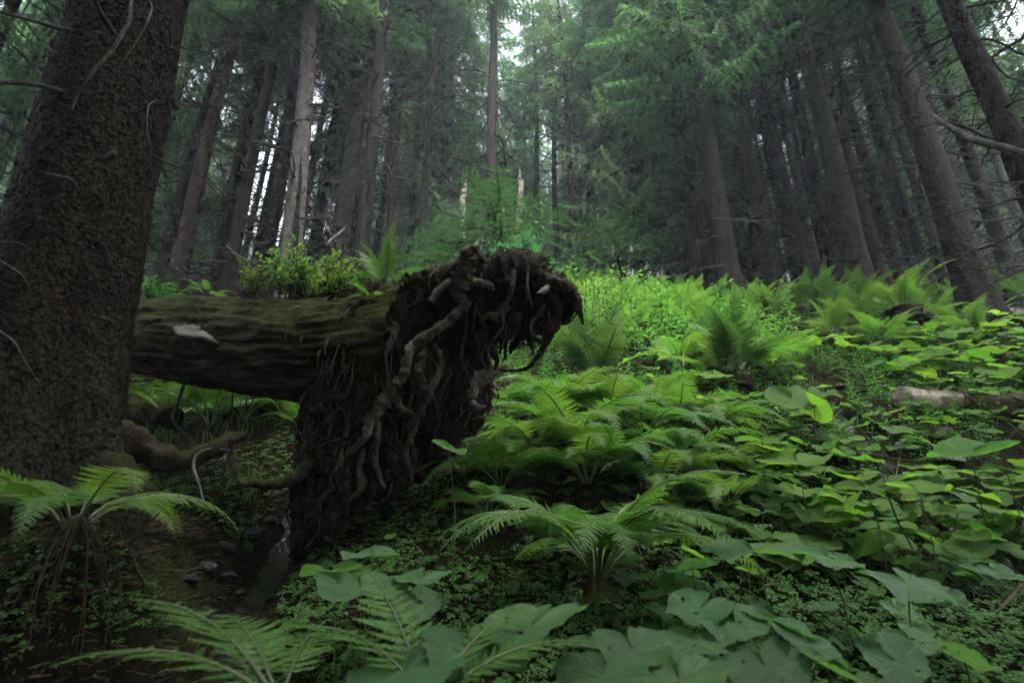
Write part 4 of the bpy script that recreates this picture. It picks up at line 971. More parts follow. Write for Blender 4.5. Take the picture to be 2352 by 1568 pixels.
def fern(base, size, n, label, group, typ='g', shapes=(0, 1, 2, 5), straw=0, az=None, sl=.6, tilt=(0, 0), name='fern'):
    global nfern; nfern += 1
    r = np.random.RandomState(900 + nfern); t = thing(name, base, label, 'fern', group)
    t.rotation_euler = (tilt[0], tilt[1], 0)
    for k in range(n):
        a = (r.rand() * 6.283 if az is None else R(az[0] + (az[1] - az[0]) * (k + r.rand() * .8) / n)) if az is not None else 6.283 * (k + r.uniform(-.3, .3)) / n
        sh = shapes[r.randint(len(shapes))]
        link('frond', FR[typ][sh], t, TM((math.cos(a) * .02, math.sin(a) * .02, 0), a, 0, r.uniform(-.25, .25), size * r.uniform(.75, 1.12)))
    for k in range(straw):
        a = r.rand() * 6.283; link('dead_frond', STRAW[r.randint(9)], t, TM((math.cos(a) * .03, math.sin(a) * .03, r.uniform(-.02, .06)), a, 0, 0, sl * r.uniform(.35, 1.2)))
    return t
def tuss(px, py, r_, h):   # root tussock under a fern
    b = G(px, py); return b
def fern_px(px, py, size, n, label, group=None, lift=0.0, **kw):
    b = G(px, py); b = b + [0, 0, lift]; return fern(b, size, n, label, group, **kw)
def tussock(t, r, h, seed):
    z = np.linspace(-.08, h, 8); pts = np.c_[0 * z, 0 * z, z]
    link('root_tussock', tube(pts, r * np.array([1.25, 1.1, 1, .9, .85, .8, .65, .3]), 14, 22, .5, .01, seed, 14).mesh('root_tussock', M_plate, True), t)

# --- hero ferns
t = fern(np.array([.37, 2.42, ter1(.37, 2.42) + .13]), .84, 20, 'large lady fern spreading its fronds in the centre foreground', 'large ferns', straw=26, sl=.40, shapes=(1, 1, 4, 0)); tussock(t, .06, .03, 1)
t = fern(np.array([-1.53, 1.9, ter1(-1.53, 1.9) + .04]), .60, 12, 'fern arching over a skirt of dead straw at the foot of the near trunk', 'large ferns', shapes=(1, 4, 2), straw=55, sl=.50); tussock(t, .055, .05, 2)
t = fern_px(1705, 905, 1.0, 12, 'dark upright fern on a black tussock in the bright slope', 'large ferns', .16, typ='d', shapes=(3, 6, 5, 0), straw=26, sl=.42); tussock(t, .12, .10, 3)
for a in (-10, 12, 30): link('frond', FR['y'][1], t, TM((.02, 0, .03), R(a), 0, 0, .95))
t = fern_px(1375, 930, 1.05, 13, 'dark upright fern with straw at its foot right of the root plate', 'large ferns', .12, typ='d', shapes=(3, 6, 5, 0), straw=24, sl=.38); tussock(t, .11, .08, 4)
t = fern_px(2088, 770, 1.15, 12, 'yellow green fern on the brown hummock below the big dark trunk', 'large ferns', .25, typ='y', shapes=(0, 3, 5), straw=46, sl=.75); tussock(t, .30, .24, 5)
t = fern_px(1925, 790, .8, 9, 'fern on a small straw tussock left of the brown hummock', 'large ferns', .06, typ='y', shapes=(0, 3, 6), straw=20, sl=.4); tussock(t, .07, .05, 6)
# --- fern drift in the middle
for k, (x, y, s, lab) in enumerate([(1120, 1230, .42, 'small fern with a curled light frond left of the centre fern'), (1060, 1130, .4, 'small dim fern at the dark foot of the root plate'), (1680, 1210, .5, 'small fern above the pointed bluish herb'), (1235, 1000, .72, 'fern right of the root plate with a long frond pointing left'), (1330, 1060, .78, 'fern in the middle drift directly behind the large centre fern'),
        (1480, 1050, .80, 'fern in the middle drift, right of the one behind the centre fern'), (1560, 1120, .72, 'low fern at the right end of the middle drift'), (1150, 1160, .62, 'fern drooping left below the dark side of the root plate'),
        (1420, 1120, .70, 'pale fern just above the large centre fern'), (1640, 1030, .70, 'fern between the middle drift and the flat pale leaf'), (1500, 960, .62, 'small fern below the two dark upright ferns'), (1290, 970, .7, 'fern at the left end of the grey flat slab'), (1400, 1000, .75, 'fern in the middle drift right under the left dark upright fern'), (1560, 1010, .7, 'fern in the middle drift near the grey sloping slab'), (1240, 1090, .7, 'fern left of the pale one above the centre fern'), (1350, 1150, .65, 'low fern tucked behind the centre fern, left'), (1520, 1180, .62, 'low fern tucked behind the centre fern, right'), (1650, 1130, .6, 'low fern between middle drift and bright leaf right of it')]):
    fern_px(x, y, s * 1.1, 13, lab, 'ferns of the middle drift', .10, typ='g', shapes=(1, 4, 1, 2))
# --- crest ferns
for k, (x, y, s, lab) in enumerate([(1425, 715, 1.0, 'pointed bright fern standing on the crest left of the spruces'), (1510, 720, .85, 'bright fern on the crest below the hanging foliage'), (1640, 745, .95, 'fern on the crest in front of the fallen pole, left'),
        (1780, 745, 1.0, 'fern with upright tip in front of the stout dark spruce'), (1850, 725, 1.05, 'tall yellow green fern on the crest below the slim spruces'), (1915, 722, 1.15, 'tallest yellow green fern on the crest, before the twin trunks'),
        (1985, 715, 1.1, 'yellow green fern before the brown spruce pole'), (2150, 725, 1.0, 'fern on the crest right of the brown hummock'), (2215, 705, .9, 'fern below the foot of the big dark spruce'), (2310, 700, 1.05, 'fern at the right edge near the dark stick'), (2365, 705, 1.0, 'fern cut by the right picture edge')]):
    fern_px(x, y, s, 9, lab, 'ferns along the crest', .03, typ='y', shapes=(0, 3, 5, 6))
rr = np.random.RandomState(41)
_fw = {}
def FW(x, y):
    m = min([(1425, 'the pointed bright crest fern'), (1510, 'the hanging foliage'), (1600, 'the dark spruce at the fallen pole'), (1700, 'the dark upright fern'), (1790, 'the stout dark spruce'), (1900, 'the tallest crest fern'), (1990, 'the twin trunks'), (2088, 'the brown hummock'), (2180, 'the hummock, right side'), (2265, 'the big dark trunk'), (2350, 'the right picture edge')], key=lambda q: abs(q[0] - x))[1]
    a = 'on the crest below ' if y < 720 else 'halfway down below ' if y < 800 else 'lowest below '; k = a + m; _fw[k] = _fw.get(k, 0) + 1
    return k + ['', ', its left neighbour', ', its right neighbour', ', partly hidden'][min(3, _fw[k] - 1)]
for k in range(34):
    x = rr.uniform(1380, 2380); y = rr.uniform(690, 800) if k % 3 else rr.uniform(800, 900)
    if y > 800 and x > 1850: y = 760
    fern_px(x, y, rr.uniform(.6, .95), 8, '%s fern %s' % ('bright green' if k % 2 == 0 else 'yellow green', FW(x, y)), 'ferns filling the upper slope' if x < 1850 else 'ferns filling the upper right', .02, typ='gy'[k % 2], shapes=(0, 1, 2, 3, 5))
for k in range(14):
    x, y = rr.uniform(.2, 4.5), rr.uniform(8, 14)
    fern(np.array([x, y, ter1(x, y)]), rr.uniform(.8, 1.0), 8, 'far fern at the edge of the spruce stand', 'ferns at the edge of the stand', 'y', (0, 3, 5))
# --- ferns under and behind the log
for k, (x, y, s, lab) in enumerate([(395, 985, .85, 'bright fern seen under the log beside the near trunk'), (480, 985, .8, 'fern seen under the log left of the thin upright stick'), (560, 970, .85, 'fern seen under the log right of the thin upright stick'), (650, 960, .8, 'fern under the log close to the root plate'), (690, 1000, .5, 'small leafy fern on a dark clod under the log beside the root plate')]):
    fern_px(x, y, s, 9, lab, 'ferns under the log', .03, typ='g', shapes=(0, 1, 2, 5))
for k in range(7):
    x, y = -3.2 + .42 * k + rr.uniform(-.2, .2), 5.4 + rr.uniform(-.5, .5)
    fern(np.array([x, y, ter1(x, y)]), .8, 8, 'fern in the green gully behind the log', 'ferns behind the log', 'g', (0, 1, 2, 5))
# --- ferns on the log and behind it
def logtop(px, py, D): return P(px, py, D)
fern(P(885, 676, 3.06), .42, 8, 'light green triangular fern growing on the log beside the root plate', 'small ferns on the log', 'g', (3, 0, 6))
fern(P(862, 700, 3.0), .22, 6, 'low yellowish fern at the edge of the soil crust on the log', 'small ferns on the log', 'y', (1, 2, 4))
fern(P(478, 682, 3.7), .24, 6, 'small fern behind the log in front of the slim dark spruce', 'small ferns on the log', 'y', (0, 2, 1))
# --- near foreground ferns, each leaflet its own piece
PM = MB().add(PQ.reshape(-1, 3), np.arange(len(PQ) * 4).reshape(-1, 4)).mesh('pinna', M_fern)
PQ2 = pinna_quads(16, .125, .15); PM = MB().add(PQ2.reshape(-1, 3), np.arange(len(PQ2) * 4).reshape(-1, 4)).mesh('pinna', M_fern)
def hero_fern(base, label, fronds):
    t = thing('fern', base, label, 'fern', 'near ferns at the bottom edge')
    for (a, phi0, phi1, p, size, pairs, roll, seed) in fronds:
        s, c, fr = pinna_frames(phi0, phi1, p, pairs, .24, .2, .05, seed)
        f = link('frond', tube(c[::5], [.009, .006, .0015], 5, 24).mesh('frond', M_stalk, True), t, TM((0, 0, 0), R(a), 0, R(roll), size))
        for M in fr: link('pinna', PM, f, M)
hero_fern(P(985, 1625, 1.10), 'near fern with crisp ladder like frond at the bottom centre', [(128, 46, 12, 1.2, .54, 17, 0, 1), (50, 42, -8, 1.1, .52, 17, -12, 2), (20, 40, -20, 1.0, .5, 20, 0, 3), (160, 45, -20, 1.0, .55, 20, 10, 4)])
hero_fern(P(640, 1620, .95), 'blurred near fern sweeping across the lower left corner', [(158, 36, -6, 1.1, .58, 19, 12, 5), (178, 34, -22, 1.0, .52, 18, 8, 6), (135, 36, -10, 1.1, .46, 22, 0, 7), (100, 35, -20, 1.0, .4, 20, 0, 8)])

# ================================================================== BUTTERBUR (broad round leaves)
def butter_leaf(seed):
    r = np.random.RandomState(seed); nr, na = 9, 112
    th = np.linspace(-math.pi, math.pi, na + 1); rad = np.linspace(0, 1, nr) ** .8
    # kidney outline: notch at the back (theta = +-pi), stalk joins at the origin
    notch = np.clip((math.pi - np.abs(th)) / .55, 0, 1) ** .6
    ro = (.62 + .38 * (1 - np.cos(th)) * .36 + .10 * np.cos(th) ) * (.10 + .90 * notch)
    lob = .025 * np.abs(np.sin(th * 4.5 + r.rand() * 6)) + .04 * ((th * 38 / (2 * math.pi)) % 1) + .02 * r.rand(na + 1)
    ro = ro * (1 + lob - .06) * (1 + .03 * np.sin(th * 2 + r.rand() * 6))
    A, Rr = np.meshgrid(th, rad, indexing='xy'); RO = ro[None] * Rr
    x = RO * np.cos(A); y = RO * np.sin(A) * 1.12
    vein = np.abs(np.sin(A * 4.0)) ; vn = np.exp(-(np.abs(np.sin(A * 4.0 + .0)) / (.10 + .02 / (Rr + .1))) ** 2)
    cup = r.uniform(-.12, .22); z = cup * Rr ** 2 * .6 + .05 * Rr * np.cos(A * 4 + 0) * Rr + .07 * Rr ** 2 * np.sin(A * 3 + r.rand() * 6) - r.uniform(-.05, .12) * np.abs(y) ** 1.6 + .035 * fbm(np.stack([x * 3, y * 3, x * 0 + seed], -1), 3) + .015 * Rr ** 3 * np.sin(A * 9 + seed) - .08 * np.clip(x - .3, 0, 1)
    z = z - .030 * vn * np.clip(Rr * 3, 0, 1)
    V = np.stack([x, y, z], -1).reshape(-1, 3); m = na + 1
    i, j = np.meshgrid(np.arange(nr - 1), np.arange(na), indexing='ij')
    Q = np.stack([i * m + j, (i + 1) * m + j, (i + 1) * m + j + 1, i * m + j + 1], -1).reshape(-1, 4)
    # insect holes
    keep = np.ones(len(Q), bool); cen = V[Q].mean(1)
    for _ in range(r.randint(0, 5)):
        h = cen[r.randint(len(cen))]; keep &= np.linalg.norm(cen - h, axis=1) > r.uniform(.02, .06)
    for _ in range(r.randint(0, 3)):
        a = r.rand() * 6.28; h = np.array([.75 * math.cos(a), .8 * math.sin(a), 0]); keep &= np.hypot(cen[:, 0] - h[0], cen[:, 1] - h[1]) > r.uniform(.06, .14)
    me = MB().add(V, Q[keep]).mesh('leaf', M_butter, True)
    at = me.attributes.new('vein', 'FLOAT', 'POINT'); at.data.foreach_set('value', np.clip(vn, 0, 1).astype(np.float32).ravel())
    return me
BL = [butter_leaf(k) for k in range(10)]
M_butter_skylit = m_leaf('broad_leaf_skylit_tint', (.055, .130, .048), (.09, .24, .04), .45, .40, .22, .40, vein=True, hue=.012, bumps=.5, spots=True)  # near copy of the broad leaf, cool skylight tint put into its colour
STK = [tube([(0, 0, 0), (.04 * k, .02, .5), (0, 0, 1)], [.020, .013, .011], 5, 8).mesh('stalk', M_stalk, True) for k in (1, -2, 3)]
nbut = 0
def butterbur(base, leaves, label, group):
    """leaves: list of (centre world xyz, size, heading, pitch, roll)"""
    global nbut; nbut += 1; r = np.random.RandomState(nbut)
    t = thing('butterbur_plant', base, label, 'plant', group)
    for (c, s, hd, pi_, ro) in leaves:
        c = np.asarray(c) - base
        lf = link('leaf', BL[r.randint(10)], t, TM(c, hd, pi_, ro, s))
        if base[1] < 2.6: lf.material_slots[0].link = 'OBJECT'; lf.material_slots[0].material = M_butter_skylit
        d = c - [0, 0, -.03]; L = np.linalg.norm(d) - .008; z = nz(d); x = nz(np.cross([0, 1.0, .2], z)); y = np.cross(z, x); M = np.eye(4)
        M[:3, 0] = x * .22; M[:3, 1] = y * .22; M[:3, 2] = z * L; M[:3, 3] = [0, 0, -.03]
        link('stalk', STK[r.randint(3)], t, M)
    return t
def plant_at(b, n, size, hgt, label, group, r, spread=1.0, down=.35):
    lv = []
    for k in range(n):
        a = 6.283 * k / n + r.uniform(-.6, .6); rad = (.10 + .05 * n) * spread * r.uniform(.4, 1.2) if n > 1 else .04
        s = size * r.uniform(.7, 1.15); hd = -math.pi / 2 + r.uniform(-1.3, 1.3)
        lv.append((b + [math.cos(a) * rad, math.sin(a) * rad, hgt * r.uniform(.6, 1.15) + math.sin(a) * rad * .45], s, hd, down + r.uniform(-.22, .3), r.uniform(-.28, .28)))
    return butterbur(b, lv, label, group)
def hero_leaf(px, py, D, w, hd, pi_, ro, label):
    c = P(px, py, D); s = w * D / F / 1.75; x, y = c[0] + .03, c[1] + .06; b = np.array([x, y, ter1(x, y)])
    return butterbur(b, [(c, s, R(hd), R(pi_), R(ro))], label, 'near broad leaves')
for a in [
 (1690, 1428, 1.45, 165, -95, 22, 4, 'smooth round broad leaf, uppermost of the cluster at the lower right'),
 (1605, 1398, 1.55, 180, -160, 18, -8, 'broad leaf behind the smooth round one at the lower right'),
 (1455, 1492, 1.35, 200, -70, 24, 0, 'broad leaf at the bottom edge right of the near ladder fern'),
 (1600, 1478, 1.42, 190, -110, 20, 10, 'folded broad leaf left below the smooth round leaf'),
 (1790, 1440, 1.5, 200, -40, 16, -10, 'broad toothed leaf right of the smooth round leaf'),
 (1760, 1535, 1.3, 200, -90, 28, 8, 'broad notched leaf at the bottom edge below the cluster'),
 (1860, 1480, 1.38, 190, -60, 26, -12, 'tilted broad leaf at the lower right with eaten edge'),
 (1900, 1530, 1.3, 170, -30, 25, -8, 'broad leaf low at the bottom edge right of the notched one'),
 (2090, 1468, 1.5, 140, -80, 18, 10, 'small broad leaf above the dark lower right corner'),
 (2060, 1520, 1.42, 150, -60, 30, 22, 'drooping broad leaf below the small one at lower right'),
 (2215, 1512, 1.42, 150, -30, 24, -18, 'last broad leaf toward the lower right corner'),
 (2085, 1340, 1.75, 210, -80, 22, -8, 'large hole eaten leaf above the lower right corner'),
 (1560, 1560, 1.22, 230, -100, 20, 5, 'broad leaf cut by the bottom edge left of the cluster'),
 (1380, 1555, 1.2, 230, -120, 18, 0, 'broad leaf cut by the bottom edge under the ladder fern tip'),
 (1210, 1440, 1.4, 330, -150, 14, 6, 'very large broad leaf behind the ladder fern'),
 (1090, 1500, 1.25, 280, -60, 18, -5, 'broad leaf seen between the two near ferns'),
 (930, 1540, 1.15, 300, -110, 16, 5, 'broad leaf under the ladder fern at the bottom edge'),
 (760, 1315, 1.85, 150, 160, 10, 4, 'broad leaf at the left end of the row below the root plate'),
 (850, 1270, 2.0, 140, -90, 6, 0, 'flat broad leaf standing alone left of the large centre fern'),
 (970, 1330, 1.85, 145, -100, 8, 3, 'broad leaf with ragged edge left of the centre fern straw'),
 (830, 1352, 1.75, 230, -60, 14, -6, 'wide broad leaf below the flat lone leaf'),
 (960, 1385, 1.6, 120, -40, 35, 20, 'dark drooping leaf above the ladder fern'),
 (1030, 1030, 2.55, 90, -60, 24, -10, 'bluish holed leaf against the dark side of the root plate'),
 (1590, 1305, 1.75, 150, 170, 12, 8, 'broad leaf low right of the centre fern straw'),
 (1730, 1262, 2.0, 230, -90, 8, 3, 'very wide leaf beside the pointed bluish herb'),
 (1905, 1280, 1.9, 160, -80, 16, -8, 'long tilted broad leaf below the thin stick'),
 (1820, 915, 4.2, 120, -90, 48, 10, 'bluish broad leaf turned to the viewer in mid slope'),
 (1870, 935, 4.1, 105, -20, 50, -15, 'leaning leaf beside the bluish turned leaf in mid slope'),
 (1640, 860, 4.4, 90, -90, 25, 0, 'broad leaf at the foot of the dark upright fern'),
 (1750, 1010, 3.2, 130, -60, 14, 0, 'pale edged broad leaf in mid slope'),
 (1830, 1060, 2.9, 170, -120, 16, 0, 'broad bright leaf right of the fern drift'),
 (2230, 1040, 2.7, 200, 160, 10, -12, 'bright translucent leaf over the dark wet bank'),
 (2310, 1075, 2.6, 130, -30, 8, 5, 'small bright leaf right over the dark wet bank'),
 (1990, 1120, 2.6, 140, -90, 12, 0, 'leaf below the thin brown stick on the right'),
 (2110, 1120, 2.5, 150, -60, 10, 4, 'leaf right of the brown stick above wet stones'),
]: hero_leaf(*a)
def inpoly(x, y, pg):
    c = False; j = len(pg) - 1
    for i in range(len(pg)):
        if (pg[i][1] > y) != (pg[j][1] > y) and x < (pg[j][0] - pg[i][0]) * (y - pg[i][1]) / (pg[j][1] - pg[i][1]) + pg[i][0]: c = not c
        j = i
    return c
rr = np.random.RandomState(19)
REG = [  # polygon of the ground patch, count, leaf size, height, leaves per plant, label, group
 ([(1960, 800), (2500, 740), (2500, 900), (2120, 900), (1990, 870)], 70, .185, .30, 3, 'bright butterbur clump in the upper right bank below the sawn log', 'butterbur on the upper right bank'),
 ([(2080, 880), (2500, 880), (2500, 1080), (2250, 1010)], 22, .13, .26, 3, 'butterbur clump around the pale broken log on the right', 'butterbur around the pale log'),
 ([(1400, 960), (1950, 900), (2020, 1100), (1500, 1160)], 44, .115, .20, 2, 'butterbur clump in the middle of the slope right of the ferns', 'butterbur in mid slope'),
 ([(1650, 1080), (2150, 1120), (2480, 1140), (2480, 1330), (1900, 1330), (1650, 1230)], 66, .13, .20, 3, 'butterbur clump on the lower right below the wet stones', 'butterbur on the lower right'),
 ([(1350, 1430), (2000, 1440), (2000, 1700), (1350, 1700)], 24, .065, .09, 3, 'low butterbur filling between the near leaves at the bottom edge', 'low butterbur at the bottom edge'),
 ([(930, 1130), (1250, 1160), (1250, 1300), (900, 1300)], 10, .07, .10, 2, 'x', 'butterbur left of the centre fern'),
 ([(1480, 1170), (1760, 1180), (1900, 1340), (1480, 1400)], 26, .085, .13, 3, 'x', 'butterbur right of the centre fern'),
 ([(1900, 1200), (2480, 1180), (2480, 1460), (1950, 1420)], 40, .085, .13, 3, 'x', 'butterbur at the lower right edge'),
 ([(2050, 900), (2250, 900), (2200, 1100), (2000, 1090)], 16, .10, .16, 3, 'x', 'butterbur beside the trickle'),
 ([(1150, 930), (1420, 960), (1300, 1060), (1130, 1010)], 6, .09, .16, 2, 'small butterbur beside the pale splintered root', 'butterbur beside the root plate'),
 ([(1380, 800), (1900, 800), (1900, 900), (1450, 930)], 22, .11, .24, 2, 'small butterbur clump between the dark upright ferns', 'butterbur between the dark ferns'),
]
LMB = [(1060, 1180, 'drooping fern under the root plate'), (930, 1270, 'flat lone broad leaf'), (1180, 1270, 'left side of the large centre fern'), (1560, 1250, 'right side of the large centre fern'), (1640, 1350, 'straw of the centre fern'), (1705, 905, 'dark fern on the black tussock'), (1375, 930, 'dark fern right of the root plate'), (2088, 770, 'brown hummock'), (2240, 740, 'grey log at the right edge'), (2380, 850, 'right picture edge, upper bank'), (2100, 950, 'pale stripped log piece'), (2280, 970, 'brown barked log piece'), (1980, 905, 'right cascade'), (2080, 1030, 'black wet stone'), (1970, 1120, 'dark flat stone'), (2070, 1110, 'pale topped stone'), (2010, 1060, 'reddish brown stick'), (1990, 1210, 'flat grey stone'), (1765, 1330, 'pointed bluish herb'), (1920, 1270, 'dark pointed stick'), (2085, 1340, 'large hole eaten leaf'), (2330, 1365, 'brown twig at the right edge'), (1820, 915, 'bluish turned leaf'), (1750, 1010, 'pale edged leaf'), (1830, 1060, 'bright leaf right of the fern drift'), (1600, 965, 'grey sloping slab'), (1480, 1050, 'middle fern drift'), (1690, 1428, 'smooth round near leaf'), (1455, 1492, 'near leaf right of the ladder fern'), (1270, 925, 'grey flat slab'), (1130, 870, 'pale splintered root'), (2230, 1180, 'right edge, below the wet bank'), (1640, 800, 'dark fern tips'), (1500, 850, 'herb patch'), (2160, 830, 'hummock foot'), (1985, 830, 'small straw tussock')]
for pg, cnt, size, hg, n, lab, g in REG:
    k = 0; tr = 0; xs_ = [q[0] for q in pg]; ys_ = [q[1] for q in pg]; got = []
    while k < cnt and tr < 900:
        tr += 1; x, y = rr.uniform(min(xs_), max(xs_)), rr.uniform(min(ys_), max(ys_))
        if not inpoly(x, y, pg): continue
        b = G(x, y)
        if any(np.hypot(*(b - q)[:2]) < size * .95 for q in got): continue
        if float(pl_dist(b[0:1], b[1:2], CREEK)[0]) < .05: continue
        nl_ = 1 + rr.randint(n); near = min(LMB, key=lambda q: math.hypot(q[0] - x, q[1] - y)); rel = 'above' if y < near[1] - 45 else 'below' if y > near[1] + 45 else 'left of' if x < near[0] - 20 else 'right of'
        if abs(x - near[0]) > abs(y - near[1]) * 1.6: rel = 'left of' if x < near[0] else 'right of'
        sz_ = rr.uniform(.75, 1.25); lab = '%s %s butterbur %s the %s' % ('large' if sz_ > 1.08 else 'small' if sz_ < .92 else 'medium', ['single leaved', 'two leaved', 'three leaved'][nl_ - 1], rel, near[2])
        got.append(b); plant_at(b, nl_, size * sz_, hg * rr.uniform(.7, 1.2), lab, g, rr); k += 1

# ================================================================== LEAFY HERBS
def herb_mesh(seed, H=.5, lanc=.32, pairs=7, ll=.11):
    r = np.random.RandomState(seed); m = MB(); top = np.array([r.uniform(-.05, .05), r.uniform(-.05, .05), H])
    m.merge(tube([(0, 0, -.03), top * .5 + [.01, 0, 0], top], [.004, .003, .002], 4, 5), m=1)
    for k in range(pairs):
        t = .22 + .78 * k / (pairs - 1); p = top * t; a0 = k * 1.57 + r.uniform(-.3, .3)
        for sg in (0, math.pi):
            a = a0 + sg; l = ll * (1.1 - .55 * t) * r.uniform(.8, 1.25); d = np.array([math.cos(a), math.sin(a), 0]); s = np.array([-math.sin(a), math.cos(a), 0])
            q = [0, .3, .65, 1]; w = [0.01, lanc * .5, lanc * .38, 0.0]; zz = [.0, .16, .18, .02]
            V = []
            for u, ww, z in zip(q, w, zz): c = p + d * l * u + [0, 0, l * (z + .1)]; V += [c - s * l * ww + [0, 0, .03 * l], c, c + s * l * ww + [0, 0, .03 * l]]
            Q = [[i * 3 + j, i * 3 + 3 + j, i * 3 + 4 + j, i * 3 + 1 + j] for i in range(3) for j in range(2)]
            m.add(V, Q, 0)
    return m
HMB = [herb_mesh(k, .38 + .05 * k) for k in range(5)]; HM = [h.mesh('leafy_herb', [M_herb, M_stalk]) for h in HMB]
rr = np.random.RandomState(23)
for k in range(250):
    x, y = rr.uniform(1330, 1830), rr.uniform(685, 850)
    b = G(x, y); o = link('leafy_herb', HM[rr.randint(5)], None, TM(b, rr.rand() * 6.28, rr.uniform(-.15, .15), 0, rr.uniform(.9, 1.7)))
    tag(o, 'upright leafy herb in the bright patch right of the root plate' if x < 1560 else 'upright leafy herb among the ferns of the upper slope', 'herb', 'herbs of the bright patch' if x < 1560 else 'herbs of the upper slope')
big = herb_mesh(50, .34, .30, 4, .20).mesh('leafy_herb', [m_leaf('bluish_herb_leaf', (.085, .135, .085), (.12, .24, .07), .45, .35, .15), M_stalk])
b = G(1765, 1330); o = link('leafy_herb', big, None, TM(b, .6, 0, 0, .85)); tag(o, 'bluish herb with long pointed leaves in a whorl, lower right of centre', 'herb')

# carpet of small herbs between the larger plants (nobody could count it)
def carpet():
    m = MB(); r = np.random.RandomState(31); N = 66000
    u = r.rand(N); y = .75 + 9 * u ** 1.6; x = r.uniform(-1, 1, N) * (y * 1.05 + .6)
    p = np.c_[x, y, 0 * x]; d = fbm(p * 1.2 + 5, 3) + .15 * fbm(p * 6, 2)
    left = (x < -.75 - .15 * y) & (y < 3.2)
    pick = (d > np.where(left, .05, -.34)) & (pl_dist(x, y, GULLY) > .16) & (pl_dist(x, y, CREEK) > .15)
    x, y, d = x[pick], y[pick], d[pick]; n = len(x); z = ter(x, y) + r.uniform(.015, .075, n)
    s = r.uniform(.009, .021, n) * (1 + .14 * y); a = r.rand(n) * 6.283; tl = np.c_[r.uniform(-.3, .3, n), r.uniform(-.65, .05, n)]
    c = np.c_[x, y, z]
    for k in range(3):
        b = a + k * 2.094; dd = np.c_[np.cos(b), np.sin(b)]; sd = np.c_[-np.sin(b), np.cos(b)]
        def pt(u_, w_, h_):
            q = dd * (u_ * s)[:, None] + sd * (w_ * s)[:, None]; zz = z + q[:, 0] * tl[:, 0] + -q[:, 1] * tl[:, 1] * 1.0 + h_ * s
            return np.c_[x + q[:, 0], y + q[:, 1], zz]
        o0 = pt(.0, 0, 0); o1 = pt(.75, -.55, -.18); o2 = pt(1.0, -.3, -.25); o3 = pt(.85, 0, .0); o4 = pt(1.0, .3, -.25); o5 = pt(.75, .55, -.18)
        V = np.stack([o0, o1, o3, o5], 1).reshape(-1, 3); m.add(V, np.arange(n * 4).reshape(-1, 4))
    o = kind(link('wood_sorrel_carpet', m.mesh('wood_sorrel_carpet', M_sorrel)), 'stuff')
    o['label'] = 'carpet of small clover like leaves covering the ground'; o['category'] = 'ground cover'
carpet()
def undergrowth():
    m = MB(); r = np.random.RandomState(37)
    yy = 3.9 + 10.5 * r.rand(1900) ** 1.3; xx = r.uniform(-.45, 1.0, 1900) * (yy * .95); g = ~((xx < 0) & (yy < 5)) & (pl_dist(xx, yy, CREEK) > .12); xx, yy = xx[g], yy[g]; zz = ter(xx, yy)
    for x, y, z in zip(xx, yy, zz):
        m.merge(HMB[r.randint(5)], TM((x, y, z), r.rand() * 6.28, r.uniform(-.2, .2), 0, r.uniform(.3, .55 + .03 * y)))
    o = kind(link('undergrowth', m.mesh('undergrowth', [M_herb, M_stalk])), 'stuff'); o['label'] = 'low mixed green undergrowth covering the upper slope'; o['category'] = 'ground cover'
undergrowth()
def grass():
    m = MB(); r = np.random.RandomState(43); n = 5000
    x = r.uniform(-3.2, .2, n); y = r.uniform(2.4, 6.0, n); g = (fbm(np.c_[x, y, 0 * x] * 1.6 + 40, 3) > .05) & ((y > 3.4) | (x < -1.6)); x, y = x[g], y[g]
    x2 = r.uniform(-1, 1, 5000) * 4; y2 = r.uniform(1, 6, 5000); g = (fbm(np.c_[x2, y2, 0 * x2] * 2 + 80, 3) > .3) & (x2 > .6)
    x, y = np.r_[x, x2[g]], np.r_[y, y2[g]]; n = len(x); z = ter(x, y)
    h = r.uniform(.06, .24, n); a = r.rand(n) * 6.283; l = h * r.uniform(.3, 1.1, n); w = r.uniform(.0012, .003, n)
    d = np.c_[np.cos(a), np.sin(a), 0 * a]; s = np.c_[-np.sin(a), np.cos(a), 0 * a] * w[:, None]; b = np.c_[x, y, z - .01]
    mid = b + d * (l * .35)[:, None] + np.c_[0 * h, 0 * h, h * .75]; tip = b + d * l[:, None] + np.c_[0 * h, 0 * h, h * .8]
    V = np.stack([b - s, b + s, mid + s * .8, mid - s * .8, tip], 1).reshape(-1, 3); i = np.arange(n)[:, None] * 5
    m.add(V, i + np.array([[0, 1, 2, 3]])); m.f.append(((i + np.array([[3, 2, 4]])), 0))
    o = kind(link('grass', m.mesh('grass', M_grass)), 'stuff'); o['label'] = 'thin grass blades in the gully and on the banks'; o['category'] = 'grass'
grass()
def litter():
    m = MB(); r = np.random.RandomState(47); n = 21000
    y = .8 + 6 * r.rand(n) ** 1.5; x = r.uniform(-1, 1, n) * (y * 1.0 + .5); y[:9000] = r.uniform(1.0, 3.6, 9000); x[:9000] = r.uniform(-2.7, -.5, 9000); z = ter(x, y) + .006; a = r.rand(n) * 6.283; l = r.uniform(.012, .06, n); w = r.uniform(.001, .003, n)
    d = np.c_[np.cos(a), np.sin(a), r.uniform(-.2, .4, n)] * l[:, None]; s = np.c_[-np.sin(a), np.cos(a), 0 * a] * w[:, None]; b = np.c_[x, y, z]; up = np.c_[0 * w, 0 * w, w * 1.5]
    V = np.stack([b - s, b + s, b + up, b + d - s, b + d + s, b + d + up], 1).reshape(-1, 3); i = np.arange(n)[:, None] * 6
    m.add(V, np.concatenate([i + np.array([[0, 1, 4, 3]]), i + np.array([[1, 2, 5, 4]]), i + np.array([[2, 0, 3, 5]])]))
    o = kind(link('needle_litter', m.mesh('needle_litter', M_straw)), 'stuff'); o['label'] = 'brown needles and twig litter on the bare soil'; o['category'] = 'litter'
